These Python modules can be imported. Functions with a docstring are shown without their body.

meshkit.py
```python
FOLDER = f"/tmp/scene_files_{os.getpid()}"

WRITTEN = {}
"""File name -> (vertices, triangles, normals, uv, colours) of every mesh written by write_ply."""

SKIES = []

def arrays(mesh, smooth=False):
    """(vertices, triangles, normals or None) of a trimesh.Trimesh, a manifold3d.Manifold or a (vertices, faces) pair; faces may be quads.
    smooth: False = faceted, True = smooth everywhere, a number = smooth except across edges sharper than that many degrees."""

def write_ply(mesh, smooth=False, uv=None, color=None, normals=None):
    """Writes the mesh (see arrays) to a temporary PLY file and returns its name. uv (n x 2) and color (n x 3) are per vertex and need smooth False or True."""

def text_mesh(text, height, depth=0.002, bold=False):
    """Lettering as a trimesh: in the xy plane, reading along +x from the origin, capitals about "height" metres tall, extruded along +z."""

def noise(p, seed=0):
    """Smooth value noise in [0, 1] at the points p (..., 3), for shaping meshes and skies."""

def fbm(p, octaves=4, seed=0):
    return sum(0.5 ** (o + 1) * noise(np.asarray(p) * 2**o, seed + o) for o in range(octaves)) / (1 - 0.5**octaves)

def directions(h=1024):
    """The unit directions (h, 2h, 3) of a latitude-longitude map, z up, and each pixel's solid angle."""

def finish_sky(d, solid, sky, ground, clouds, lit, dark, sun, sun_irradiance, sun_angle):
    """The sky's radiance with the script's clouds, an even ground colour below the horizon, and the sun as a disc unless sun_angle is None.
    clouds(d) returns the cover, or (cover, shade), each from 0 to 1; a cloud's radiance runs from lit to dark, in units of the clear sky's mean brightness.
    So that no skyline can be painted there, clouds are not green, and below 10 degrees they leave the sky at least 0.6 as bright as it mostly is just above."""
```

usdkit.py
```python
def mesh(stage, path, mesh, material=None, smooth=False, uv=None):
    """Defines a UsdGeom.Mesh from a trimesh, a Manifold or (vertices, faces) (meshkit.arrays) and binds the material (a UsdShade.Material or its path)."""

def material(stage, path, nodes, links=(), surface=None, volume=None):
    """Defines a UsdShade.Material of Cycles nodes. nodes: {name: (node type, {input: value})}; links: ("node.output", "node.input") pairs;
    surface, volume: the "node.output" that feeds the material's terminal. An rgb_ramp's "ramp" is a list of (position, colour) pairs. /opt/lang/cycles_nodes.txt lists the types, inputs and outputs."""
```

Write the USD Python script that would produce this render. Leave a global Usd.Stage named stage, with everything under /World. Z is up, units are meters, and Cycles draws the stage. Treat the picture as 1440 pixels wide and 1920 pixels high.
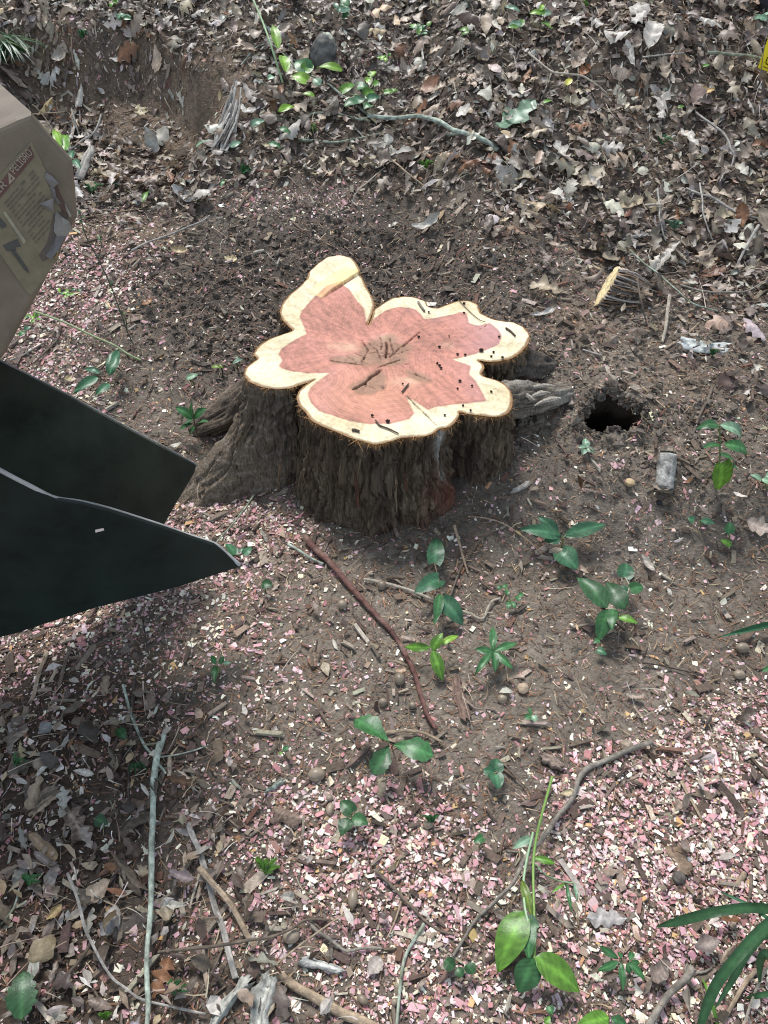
import math, random
import numpy as np, trimesh, usdkit, meshkit
from pxr import Usd, UsdGeom, UsdLux, UsdShade, Gf, Sdf, Vt
from scipy.ndimage import gaussian_filter, map_coordinates
from scipy.spatial import cKDTree
from PIL import Image, ImageDraw

stage = Usd.Stage.CreateInMemory()
UsdGeom.SetStageUpAxis(stage, 'Z'); UsdGeom.SetStageMetersPerUnit(stage, 1.0)
UsdGeom.Xform.Define(stage, '/World'); UsdGeom.Scope.Define(stage, '/World/Looks')

# ------------------------------------------------------------------ camera, sky, sun, exposure
CAM = np.array([0.0, 0.0, 1.45]); PITCH = math.radians(45.0); F = 1442.0
EXPOSURE = 1.54
SUN_EL, SUN_AZ = math.radians(58), math.atan2(-0.35, 1.0)
SUN_I, SUN_ANGLE, SKY_S = 0.40, 16.0, 0.075
cam = UsdGeom.Camera.Define(stage, '/World/camera')
cam.AddTranslateOp().Set(Gf.Vec3d(*CAM)); cam.AddRotateXOp().Set(90 - math.degrees(PITCH))
cam.CreateFocalLengthAttr(24.0); cam.CreateHorizontalApertureAttr(24.0 * 1440 / F); cam.CreateVerticalApertureAttr(24.0 * 1920 / F)
cam.CreateClippingRangeAttr(Gf.Vec2f(0.02, 200)); cam.CreateExposureAttr(EXPOSURE)
usdkit.material(stage, '/World/Looks/sky_look', {
    't': ('texture_coordinate', {}), 'n': ('noise_texture', {'scale': 2.2, 'detail': 5, 'roughness': 0.6}),
    'r': ('rgb_ramp', {'ramp': [(0.35, (0.62, 0.62, 0.62)), (0.65, (0.95, 0.95, 0.95))]}),
    's': ('sky_texture', {'sky_type': 'single_scattering', 'sun_disc': False, 'sun_elevation': SUN_EL, 'sun_rotation': SUN_AZ}),
    'm': ('mix_color', {'blend_type': 'mix', 'b': (2.95, 3.5, 4.15), 'use_clamp': False}),
    'b': ('background_shader', {'strength': SKY_S})},
    [('t.generated', 'n.vector'), ('n.fac', 'r.fac'), ('r.color', 'm.fac'), ('s.color', 'm.a'), ('m.result', 'b.color')], surface='b.background')
dome = UsdLux.DomeLight.Define(stage, '/World/sky')
UsdShade.MaterialBindingAPI.Apply(dome.GetPrim()).Bind(UsdShade.Material.Get(stage, '/World/Looks/sky_look'))
sun = UsdLux.DistantLight.Define(stage, '/World/sun')
sun.CreateIntensityAttr(SUN_I); sun.CreateAngleAttr(SUN_ANGLE); sun.CreateNormalizeAttr(True); sun.CreateColorAttr(Gf.Vec3f(1.0, 0.98, 0.95))
sun.AddRotateZOp().Set(-math.degrees(SUN_AZ)); sun.AddRotateXOp().Set(-(90 - math.degrees(SUN_EL)))   # -z axis points away from the sun

rng = np.random.default_rng(11)
FWD = np.array([0, math.cos(PITCH), -math.sin(PITCH)]); UP = np.array([0, math.sin(PITCH), math.cos(PITCH)])

def ray(px, py):
    px, py = np.asarray(px, float), np.asarray(py, float)
    return FWD + ((px - 720) / F)[..., None] * np.array([1.0, 0, 0]) + ((960 - py) / F)[..., None] * UP
def at_z(px, py, z):                       # point seen at a pixel of the photograph, on a level z
    d = ray(px, py); return CAM + d * ((z - CAM[2]) / d[..., 2])[..., None]
def at_y(px, py, Y):                       # ... at a distance Y
    d = ray(px, py); return CAM + d * ((Y - CAM[1]) / d[..., 1])[..., None]
def project(P):
    v = np.asarray(P) - CAM; w = v @ FWD
    return 720 + F * v[..., 0] / w, 960 - F * (v @ UP) / w, w
def sstep(a, b, x):
    t = np.clip((x - a) / (b - a), 0, 1); return t * t * (3 - 2 * t)

# ------------------------------------------------------------------ terrain
def fb(x, y, s, o=3, seed=0):
    return meshkit.fbm(np.stack([np.asarray(x) * s, np.asarray(y) * s, np.full(np.shape(x), 3.7)], -1), o, seed) - 0.5
def base_h(x, y):
    x, y = np.asarray(x, float), np.asarray(y, float)
    k = 0.16
    sp = lambda t, k: k * np.logaddexp(0, t / k)
    yy = np.minimum(y, 7.0)
    h = 0.14 * sp(yy - 1.4, 0.1) + 0.27 * sp(yy - 2.45 - 0.12 * np.tanh(x), 0.12)
    h = h + 0.125 * sstep(0.06, 0.36, x) * sstep(1.2, 1.52, y) - 0.02 * sstep(-.15, -.4, x) * sstep(1.3, 1.6, y) * (1 - sstep(1.8, 2.2, y))
    h = h + 0.09 * np.exp(-((x - 0.98) / .26) ** 2 - ((y - 3.30) / .16) ** 2)
    # dug-out bank upper left: flat floor, steep back wall
    xw = sstep(-1.62, -1.35, x) * (1 - sstep(-0.78, -0.60, x + 0.05 * np.sin(9 * y)))
    wall = 3.36 + 0.08 * np.sin(4.2 * x + 1) + 0.05 * np.sin(11 * x) + 0.10 * fb(x, 0 * y, 14, 3, 55)
    yw = sstep(2.5, 3.25, y) * (1 - sstep(wall, wall + 0.19, y))
    h = h - xw * yw * (0.10 + 0.07 * sstep(2.6, 3.3, y))
    h = h + 0.09 * fb(x, y, 1.1, 2, 5) + 0.03 * fb(x, y, 4.0, 2, 9)
    return h
_gx, _gy = np.meshgrid(np.arange(-6, 6.01, .02), np.arange(-1, 10.01, .02)); _BASE = base_h(_gx, _gy)
def base_fast(x, y): return map_coordinates(_BASE, [(np.asarray(y) + 1) / .02, (np.asarray(x) + 6) / .02], order=1, mode='nearest')
def at(px, py, up=0.0):                    # ... on the ground, or "up" metres above it
    px, py = np.atleast_1d(np.asarray(px, float)), np.atleast_1d(np.asarray(py, float))
    d = ray(px, py); st_ = np.arange(0.5, 9.5, 0.06); q = CAM + d[:, None] * st_[None, :, None]
    gap = q[..., 2] - base_fast(q[..., 0], q[..., 1]) - up; hit = gap < 0; hit[:, -1] = True; i = np.maximum(hit.argmax(1), 1)
    hi, lo = st_[i], st_[i - 1]; r_ = np.arange(len(px)); gh, gl = gap[r_, i], gap[r_, i - 1]
    for _ in range(5):
        m = lo + (hi - lo) * np.clip(gl / (gl - gh + 1e-12), .05, .95); p = CAM + d * m[:, None]; gm = p[:, 2] - base_fast(p[:, 0], p[:, 1]) - up; neg = gm < 0
        hi, gh, lo, gl = np.where(neg, m, hi), np.where(neg, gm, gh), np.where(neg, lo, m), np.where(neg, gl, gm)
    return CAM + d * (lo + (hi - lo) * np.clip(gl / (gl - gh + 1e-12), 0, 1))[:, None]
def at1(px, py, up=0.0): return at(px, py, up)[0]

# maps of what lies where, on the ground (2 cm cells), from outlines
MX0, MY0, CELL, NX, NY = -4.0, -0.6, 0.02, 400, 350
def ground_map(polys, blur=0.05):
    im = Image.new('F', (NX, NY), 0.0); dr = ImageDraw.Draw(im)
    for val, pts in polys:
        p = at([q[0] for q in pts], [q[1] for q in pts])
        dr.polygon([((a[0] - MX0) / CELL, (a[1] - MY0) / CELL) for a in p], fill=float(val))
    return gaussian_filter(np.array(im), blur / CELL)
def look(m, x, y):
    return map_coordinates(m, [(np.asarray(y) - MY0) / CELL, (np.asarray(x) - MX0) / CELL], order=1, mode='nearest')
CHIPS = ground_map([
    (.06, [(-500, 420), (1900, 420), (2600, 2400), (-1200, 2400)]),
    (.05, [(240, 380), (960, 420), (1440, 570), (1900, 700), (1900, 1240), (1250, 1330), (960, 1350), (930, 1100), (860, 960), (560, 860), (250, 760), (160, 600)]),
    (.62, [(20, 430), (250, 430), (330, 460), (270, 520), (190, 620), (160, 690), (240, 770), (-100, 640)]),
    (.30, [(-50, 330), (300, 380), (250, 440), (0, 460)]),
    (.52, [(400, 920), (500, 880), (570, 880), (600, 985), (560, 1020), (470, 1080), (300, 1170), (120, 1240), (-60, 1300), (-100, 1150)]),
    (.18, [(-60, 1260), (350, 1160), (480, 1050), (570, 1040), (560, 1200), (450, 1330), (250, 1300), (-60, 1350)]),
    (.17, [(330, 1260), (560, 1230), (640, 1450), (560, 1500), (420, 1520)]),
    (.08, [(560, 1080), (730, 1180), (800, 1350), (900, 1420), (840, 1500), (640, 1500), (620, 1300)]),
    (.56, [(450, 1480), (830, 1480), (960, 1560), (930, 1650), (1060, 1560), (1060, 1440), (1200, 1390), (1330, 1320), (1440, 1270), (1700, 1250), (2400, 2300), (600, 2300), (560, 1900), (700, 1800), (650, 1730), (450, 1680)]),
    (1.0, [(1090, 1450), (1330, 1400), (1440, 1480), (1440, 1740), (1250, 1760), (1080, 1700), (1090, 1580)]),
    (.9, [(700, 1500), (830, 1490), (940, 1570), (900, 1680), (760, 1690), (690, 1600)]),
    (.16, [(880, 1560), (1050, 1480), (1080, 1620), (1060, 1720), (960, 1730)]),
    (.13, [(-60, 1340), (420, 1340), (450, 1700), (560, 1960), (500, 2300), (-300, 2300)]),
    (.5, [(200, 1780), (560, 1560), (640, 1640), (600, 1740), (460, 1760)]),
    (.30, [(100, 40), (200, 60), (330, 150), (300, 170), (120, 120)]),
    (.3, [(500, 90), (760, 60), (800, 120), (620, 150)]),
    (.35, [(380, 340), (700, 350), (700, 390), (420, 400)]),
], 0.05)
LEAVES = ground_map([
    (.05, [(-500, 420), (1900, 420), (2600, 2400), (-1200, 2400)]),
    (1.0, [(-900, -120), (2300, -120), (2200, 600), (1440, 580), (1180, 520), (1100, 470), (960, 430), (900, 400), (760, 350), (560, 330), (420, 350), (330, 400), (200, 410), (-900, 440)]),
    (.25, [(1000, 500), (1440, 590), (2000, 640), (2000, 900), (1440, 760), (1250, 650), (1100, 560)]),
    (.22, [(190, 160), (290, 110), (390, 120), (460, 60), (470, 200), (400, 265), (300, 265), (180, 270)]),
    (.85, [(-60, 1350), (260, 1300), (420, 1400), (440, 1560), (560, 1900), (540, 2300), (-300, 2300)]),
    (.3, [(420, 1440), (560, 1500), (640, 1900), (560, 2000), (440, 1600)]),
    (.16, [(1230, 1300), (1440, 1250), (1700, 1300), (2400, 2300), (1200, 2300), (1150, 1850), (1300, 1700)]),
    (.35, [(1150, 1830), (1440, 1760), (1800, 1800), (2000, 2300), (1000, 2300)]),
], 0.05)
DARK = ground_map([(1, [(330, 440), (560, 370), (720, 340), (900, 390), (1000, 480), (1000, 600), (1060, 650), (900, 720), (560, 760), (480, 720), (330, 720), (260, 600)])], 0.10)
HUMUS_SHADE = ground_map([(1, [(-200, 1180), (150, 1190), (330, 1260), (330, 1420), (200, 1560), (260, 1700), (300, 2000), (-400, 2200)])], 0.08)  # dark humus, with the shade beside the grinder painted into the soil colour
LOOSE = ground_map([(1, [(260, 430), (560, 360), (900, 380), (1050, 480), (1440, 590), (1500, 900), (1150, 930), (980, 860), (560, 800), (420, 700), (200, 620)])], 0.10)
RED = ground_map([(.9, [(20, 30), (130, 60), (240, 120), (130, 190), (60, 140)]), (1, [(240, 80), (420, 70), (420, 110), (260, 120)]), (.35, [(170, 110), (470, 60), (480, 250), (380, 290), (180, 290)]), (.5, [(130, 410), (330, 420), (330, 460), (150, 450)]), (.8, [(250, 300), (330, 290), (330, 330), (240, 330)]),
    (.4, [(1230, 690), (1330, 680), (1330, 720), (1240, 720)]), (.5, [(1060, 580), (1130, 580), (1130, 625), (1060, 625)])], 0.05)
HOLE_C = at1(1140, 781); HOLE_A = at1(1093, 806); HOLE_B = at1(1186, 760)
HOLE_D = (HOLE_B - HOLE_A)[:2]; HOLE_L = np.linalg.norm(HOLE_D) / 2; HOLE_D = HOLE_D / (2 * HOLE_L)

def hole_r(x, y):
    u = (x - HOLE_C[0]) * HOLE_D[0] + (y - HOLE_C[1]) * HOLE_D[1]; v = -(x - HOLE_C[0]) * HOLE_D[1] + (y - HOLE_C[1]) * HOLE_D[0]
    return np.sqrt((u / HOLE_L) ** 2 + (v / (0.058 + 0.35 * (u + 0.03) * (u > -0.03))) ** 2) + 0.8 * fb(x, y, 20, 3, 3)
def height(x, y, fine=True):
    x, y = np.asarray(x, float), np.asarray(y, float)
    h = base_h(x, y)
    r = hole_r(x, y)
    h = h - 0.018 * (1 - sstep(0.90, 1.06, r)) + 0.012 * np.exp(-((r - 1.3) / 0.25) ** 2)
    if fine:
        lo = look(LOOSE, x, y)
        h = h + (0.012 + 0.024 * lo) * fb(x, y, 16, 2, 21) + (0.010 + 0.009 * lo) * np.abs(fb(x, y, 55, 2, 31)) * 2 - 0.004
    return h

# ------------------------------------------------------------------ prims
NAMES = {}
def numbered(parent, name):
    k = NAMES.get((parent, name), 0); NAMES[(parent, name)] = k + 1
    return f'{parent}/{name}' + (f'_{k:03d}' if k else '')
def tag(p, label=None, category=None, group=None, kind=None):
    p = p.GetPrim() if hasattr(p, 'GetPrim') else p
    for k, v in (('label', label), ('category', category), ('group', group), ('kind', kind)):
        if v: p.SetCustomDataByKey(k, v)
    return p
def thing(name, label, category, group=None, loc=(0, 0, 0)):
    x = UsdGeom.Xform.Define(stage, numbered('/World', name)); x.AddTranslateOp().Set(Gf.Vec3d(*map(float, loc)))
    x._loc = np.array(loc, float); tag(x, label, category, group); return x
def obj(name, mesh, mat, parent=None, tint=None, smooth=False, **kw):
    """One Mesh prim, under parent (a thing or a part) or under /World; points are world points and are made local to the thing."""
    path = numbered(str(parent.GetPath()) if parent else '/World', name)
    if isinstance(mesh, trimesh.Trimesh): mesh = (np.array(mesh.vertices), np.array(mesh.faces))
    v = np.array(mesh[0], float)
    off = getattr(parent, '_loc', np.zeros(3)) if parent else np.zeros(3)
    m = usdkit.mesh(stage, path, (v - off, mesh[1]), LOOKS[mat], smooth=smooth)
    m._loc = off
    if tint is not None:
        t = np.asarray(tint, np.float32)
        if t.ndim == 1: t = np.repeat(t[None], len(v), 0)
        if smooth not in (True, False): raise ValueError('tint needs smooth True or False')
        UsdGeom.PrimvarsAPI(m).CreatePrimvar('tint', Sdf.ValueTypeNames.Color3fArray, 'vertex').Set(Vt.Vec3fArray.FromNumpy(t))
    if kw: tag(m, **kw)
    return m

# ------------------------------------------------------------------ materials
LOOKS = {}
def look_of(name, nodes, links, surface):
    LOOKS[name] = usdkit.material(stage, '/World/Looks/' + name, nodes, links, surface=surface)
def tinted(name, rough=0.8, spec=0.3, scale=120, lo=0.7, hi=1.25, stretch=None, translucent=0.0, bump=0.0, bump_scale=300, bump_dist=0.002, gloss_noise=0.0):
    n = {'a': ('attribute', {'attribute': 'tint'}), 'g': ('geometry', {}), 'n': ('noise_texture', {'scale': scale, 'detail': 4, 'roughness': 0.65}),
         'r': ('rgb_ramp', {'ramp': [(0.25, (lo,) * 3), (0.75, (hi,) * 3)]}), 'm': ('mix_color', {'blend_type': 'multiply', 'fac': 1.0, 'use_clamp': False}),
         'p': ('principled_bsdf', {'roughness': rough, 'specular_ior_level': spec})}
    l = [('g.position', 'n.vector'), ('n.fac', 'r.fac'), ('a.color', 'm.a'), ('r.color', 'm.b'), ('m.result', 'p.base_color')]
    if stretch:
        n['map'] = ('mapping', {'scale': stretch}); l[0] = ('g.position', 'map.vector'); l.append(('map.vector', 'n.vector'))
    if bump:
        n['n2'] = ('noise_texture', {'scale': bump_scale, 'detail': 3, 'roughness': 0.6}); n['bp'] = ('bump', {'strength': bump, 'distance': bump_dist})
        l += [(('map.vector' if stretch else 'g.position'), 'n2.vector'), ('n2.fac', 'bp.height'), ('bp.normal', 'p.normal')]
    out = 'p.BSDF'
    if translucent:
        n['tr'] = ('translucent_bsdf', {}); n['x'] = ('mix_closure', {'fac': translucent})
        l += [('m.result', 'tr.color'), ('p.BSDF', 'x.closure1'), ('tr.BSDF', 'x.closure2')]; out = 'x.closure'
    look_of(name, n, l, out)
tinted('soil', 0.95, 0.15, 90, 0.55, 1.4, bump=1.0, bump_scale=170, bump_dist=0.006)
tinted('crumb', 0.95, 0.15, 200, 0.6, 1.35)
tinted('dead_leaf', 0.45, 0.42, 160, 0.65, 1.3, translucent=0.12, bump=0.4, bump_scale=250)
tinted('chip', 0.75, 0.25, 220, 0.8, 1.15)
tinted('needle', 0.7, 0.3, 100, 0.8, 1.2)
tinted('stick', 0.8, 0.3, 130, 0.55, 1.4, bump=0.8, bump_scale=260)
tinted('green_leaf', 0.38, 0.42, 60, 0.62, 1.35, translucent=0.22, bump=0.25, bump_scale=200)
tinted('stem', 0.5, 0.4, 150, 0.75, 1.2)
tinted('cut_wood', 0.62, 0.3, 70, 0.85, 1.12, bump=0.35, bump_scale=330, bump_dist=0.0015)
tinted('bark', 0.88, 0.18, 210, 0.30, 1.75, stretch=(1, 1, 0.07), bump=1.0, bump_scale=190, bump_dist=0.005)
look_of('rubber', {'a': ('attribute', {'attribute': 'tint'}), 'g': ('geometry', {}), 'n': ('noise_texture', {'scale': 5, 'detail': 6, 'roughness': 0.65}), 'r': ('rgb_ramp', {'ramp': [(0.3, (.45,) * 3), (0.72, (1.9,) * 3)]}),
    'm': ('mix_color', {'blend_type': 'multiply', 'fac': 1.0, 'use_clamp': False}), 'map': ('mapping', {'scale': (1.0, 4.0, 7.0), 'rotation': (.3, .5, .2)}), 'n2': ('noise_texture', {'scale': 16, 'detail': 9, 'roughness': 0.78}), 'r2': ('rgb_ramp', {'ramp': [(0.60, (0,) * 3), (0.74, (.55,) * 3)]}),
    'd': ('mix_color', {'blend_type': 'mix', 'b': (.055, .050, .040)}), 'rr': ('map_range', {'from_min': .3, 'from_max': .7, 'to_min': .24, 'to_max': .5}), 'p': ('principled_bsdf', {'specular_ior_level': .2})},
    [('g.position', 'n.vector'), ('n.fac', 'r.fac'), ('a.color', 'm.a'), ('r.color', 'm.b'), ('g.position', 'map.vector'), ('map.vector', 'n2.vector'), ('n2.fac', 'r2.fac'), ('r2.color', 'd.fac'), ('m.result', 'd.a'), ('d.result', 'p.base_color'), ('n.fac', 'rr.value'), ('rr.result', 'p.roughness')], 'p.BSDF')
tinted('paint', 0.50, 0.3, 14, 0.7, 1.3, bump=0.05, bump_scale=600)
tinted('label_print', 0.5, 0.35, 60, 0.75, 1.15)
tinted('plastic', 0.4, 0.4, 40, 0.95, 1.05)
# ------------------------------------------------------------------ ground
def axis(lo, f0, f1, hi, fine, mid, a, b):
    return np.unique(np.concatenate([-np.geomspace(-lo, 60, 10)[::-1] if lo < 0 else [], np.arange(lo, f0, mid), np.arange(f0, f1, fine * 1.2), np.arange(f1, hi, mid), np.geomspace(hi, 60, 10)]))
gx = axis(-3.4, -1.25, 1.45, 3.6, 0.0072, 0.022, 0, 0)
gy = np.unique(np.concatenate([-np.geomspace(0.5, 60, 10)[::-1], np.arange(-0.5, 0.15, 0.03), np.arange(0.15, 2.75, 0.0086), np.arange(2.75, 4.4, 0.018), np.arange(4.4, 6.5, 0.06), np.geomspace(6.5, 60, 12)]))
X, Y = np.meshgrid(gx, gy); Z = height(X, Y)
n0, n1 = X.shape; idx = np.arange(n0 * n1).reshape(n0, n1)
quads = np.stack([idx[:-1, :-1], idx[:-1, 1:], idx[1:, 1:], idx[1:, :-1]], -1).reshape(-1, 4)
qc = quads.reshape(n0 - 1, n1 - 1, 4); cx_, cy_ = X.ravel()[quads].mean(1), Y.ravel()[quads].mean(1)
near = np.hypot(cx_ - HOLE_C[0], cy_ - HOLE_C[1]) < .3; hr = np.full(len(quads), 9.0); hr[near] = hole_r(cx_[near], cy_[near]); quads = quads[hr > .93]
def soil_tint(x, y):
    n = fb(x, y, 3.0, 4, 41)[..., None] + 0.5; n2 = fb(x, y, 18, 3, 51)[..., None] + 0.5
    c = np.array([.163, .136, .109]) * (0.55 + 0.9 * n) * (0.6 + 0.8 * n2)
    d = look(DARK, x, y)[..., None]; c = c * (1 - d) + d * np.array([.098, .081, .067]) * (0.45 + 1.1 * n2)
    r = look(RED, x, y)[..., None]; c = c * (1 - r) + r * np.array([.30, .20, .125]) * (0.6 + 0.8 * n2)
    hm = look(HUMUS_SHADE, x, y)[..., None]; c = c * (1 - hm) + hm * np.array([.050, .036, .026]) * (0.6 + .8 * n2); k_ = np.clip(look(CHIPS, x, y), 0, 1)[..., None] * .26; c = c * (1 - k_) + k_ * np.array([.27, .185, .155]) * (.5 + n2)
    l = np.clip(look(LEAVES, x, y), 0, 1)[..., None] * 0.55; c = c * (1 - l) + l * np.array([.075, .055, .042])
    return c
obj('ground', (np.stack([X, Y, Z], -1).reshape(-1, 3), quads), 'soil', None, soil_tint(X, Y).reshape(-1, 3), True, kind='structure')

# the burrow: a tunnel running back under the soil from the opening
an = np.linspace(0, 2 * np.pi, 49)[:-1]; rim_r = np.full(48, .03)
for _ in range(140):
    qx, qy = HOLE_C[0] + np.cos(an) * rim_r, HOLE_C[1] + np.sin(an) * rim_r; rim_r = np.where(hole_r(qx, qy) < .97, rim_r + .0012, rim_r)
rim_ = np.stack([HOLE_C[0] + np.cos(an) * rim_r, HOLE_C[1] + np.sin(an) * rim_r], 1); rings_ = [np.c_[HOLE_C[:2] + (rim_ - HOLE_C[:2]) * 1.14, height(*(HOLE_C[:2] + (rim_ - HOLE_C[:2]) * 1.14).T) - .010]]
for k in range(1, 16):
    s_ = k * .035; c_ = rim_ - HOLE_C[:2]; p_ = np.c_[HOLE_C[:2] + c_ * (1.0 if k < 10 else 1 - .13 * (k - 9)), np.full(48, HOLE_C[2] - .02)] + np.array([.10, .62, -.75]) * s_ + np.array([0, 0, 1]) * (c_ @ [.2, .5])[:, None] * -min(1, k / 5) * .8
    rings_.append(p_ + rng.normal(0, .003, (48, 3)))
bv = np.vstack(rings_); ii, jj = np.meshgrid(np.arange(15), np.arange(48), indexing='ij'); bq = np.stack([ii * 48 + jj, ii * 48 + (jj + 1) % 48, (ii + 1) * 48 + (jj + 1) % 48, (ii + 1) * 48 + jj], -1).reshape(-1, 4)
obj('burrow', (bv, bq), 'soil', None, (.075, .058, .045), True, kind='structure')
# ------------------------------------------------------------------ mesh helpers
def catmull(p, n):
    p = np.asarray(p, float)
    if len(p) == 2: return p[0] + (p[1] - p[0]) * np.linspace(0, 1, n)[:, None]
    q = np.vstack([2 * p[0] - p[1], p, 2 * p[-1] - p[-2]]); L = len(p) - 1
    t = np.linspace(0, L, n); i = np.minimum(t.astype(int), L - 1); t = (t - i)[:, None]
    a, b, c, d = q[i], q[i + 1], q[i + 2], q[i + 3]
    return 0.5 * (2 * b + (c - a) * t + (2 * a - 5 * b + 4 * c - d) * t ** 2 + (3 * b - a - 3 * c + d) * t ** 3)
def tube(p, r, sides=8, rough=0.0, seed=0, flat=1.0):
    p = np.asarray(p, float); n = len(p); r = np.broadcast_to(r, (n,))
    t = np.gradient(p, axis=0); t /= np.linalg.norm(t, axis=1, keepdims=True) + 1e-12
    ref = np.array([0, 0, 1.0]) if abs(t[:, 2].mean()) < 0.8 else np.array([1.0, 0, 0])
    a = np.cross(t, ref); a /= np.linalg.norm(a, axis=1, keepdims=True) + 1e-12; b = np.cross(a, t)
    ang = np.arange(sides) * 2 * np.pi / sides
    rr = np.repeat(r[:, None], sides, 1)
    if rough:
        R = np.random.default_rng(seed); rr = rr * (1 + rough * gaussian_filter(R.normal(0, 1.6, (n, sides)), (1.0, 0.6), mode=('nearest', 'wrap')))
    v = p[:, None] + rr[..., None] * (np.cos(ang)[None, :, None] * a[:, None] + flat * np.sin(ang)[None, :, None] * b[:, None])
    i, j = np.meshgrid(np.arange(n - 1), np.arange(sides), indexing='ij')
    q = np.stack([i * sides + j, i * sides + (j + 1) % sides, (i + 1) * sides + (j + 1) % sides, (i + 1) * sides + j], -1).reshape(-1, 4)
    f = np.vstack([q[:, [0, 1, 2]], q[:, [0, 2, 3]]])
    v = np.vstack([v.reshape(-1, 3), p[0] - t[0] * r[0] * 0.25, p[-1] + t[-1] * r[-1] * 0.25]); k = n * sides
    cap = np.array([[k, (j + 1) % sides, j] for j in range(sides)] + [[k + 1, (n - 1) * sides + j, (n - 1) * sides + (j + 1) % sides] for j in range(sides)])
    return v, np.vstack([f, cap])[:, ::-1]
def join(parts):
    n, V, Fs = 0, [], []
    for v, f in parts: V.append(v); Fs.append(np.asarray(f) + n); n += len(v)
    return np.vstack(V), np.vstack(Fs)
def poly_extrude(P2, depth, frame, round_=0.0, steps=3):
    """Prism over a 2-D outline in the frame (origin, ex, ey, en): front face at 0, going back along -en; front edge rounded."""
    from shapely.geometry import Polygon
    o, ex, ey, en = frame; pg = trimesh.path.polygons.Polygon(P2) if False else Polygon(P2)
    P2 = np.array(pg.exterior.coords)[:-1]
    if Polygon(P2).exterior.is_ccw is False: P2 = P2[::-1]
    n = len(P2); e1 = P2 - np.roll(P2, 1, 0); e2 = np.roll(P2, -1, 0) - P2
    nrm = lambda e: np.stack([-e[:, 1], e[:, 0]], 1) / (np.linalg.norm(e, axis=1, keepdims=True) + 1e-12)
    m = nrm(e1) + nrm(e2); m = m / np.maximum((m * nrm(e1)).sum(1, keepdims=True), 0.3)       # inward mitre
    rings = []
    for k in range(steps + 1) if round_ else [steps]:
        a = k / steps * np.pi / 2; rings.append((P2 + m * round_ * (1 - np.sin(a)), -round_ * (1 - np.cos(a))))
    rings.append((P2, -depth))
    V = [o + q[:, :1] * ex + q[:, 1:] * ey + z * en for q, z in rings]
    fr, ba = 0, (len(rings) - 1) * n
    _, tri = trimesh.creation.triangulate_polygon(Polygon(rings[0][0]), engine='earcut')
    vs, _ = trimesh.creation.triangulate_polygon(Polygon(rings[0][0]), engine='earcut')
    mp = np.array([np.argmin(((rings[0][0] - q) ** 2).sum(1)) for q in vs]); tri = mp[tri]
    a, b, c = (rings[0][0][tri[:, k]] for k in range(3)); s = (b[:, 0] - a[:, 0]) * (c[:, 1] - a[:, 1]) - (b[:, 1] - a[:, 1]) * (c[:, 0] - a[:, 0])
    tri[s < 0] = tri[s < 0][:, ::-1]
    Fs = [tri, tri[:, ::-1] + ba]
    j = np.arange(n)
    for k in range(len(rings) - 1):
        A, B, C, D = k * n + j, k * n + (j + 1) % n, (k + 1) * n + (j + 1) % n, (k + 1) * n + j
        Fs += [np.stack([A, D, C], 1), np.stack([A, C, B], 1)]
    return np.vstack(V), np.vstack(Fs)
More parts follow.
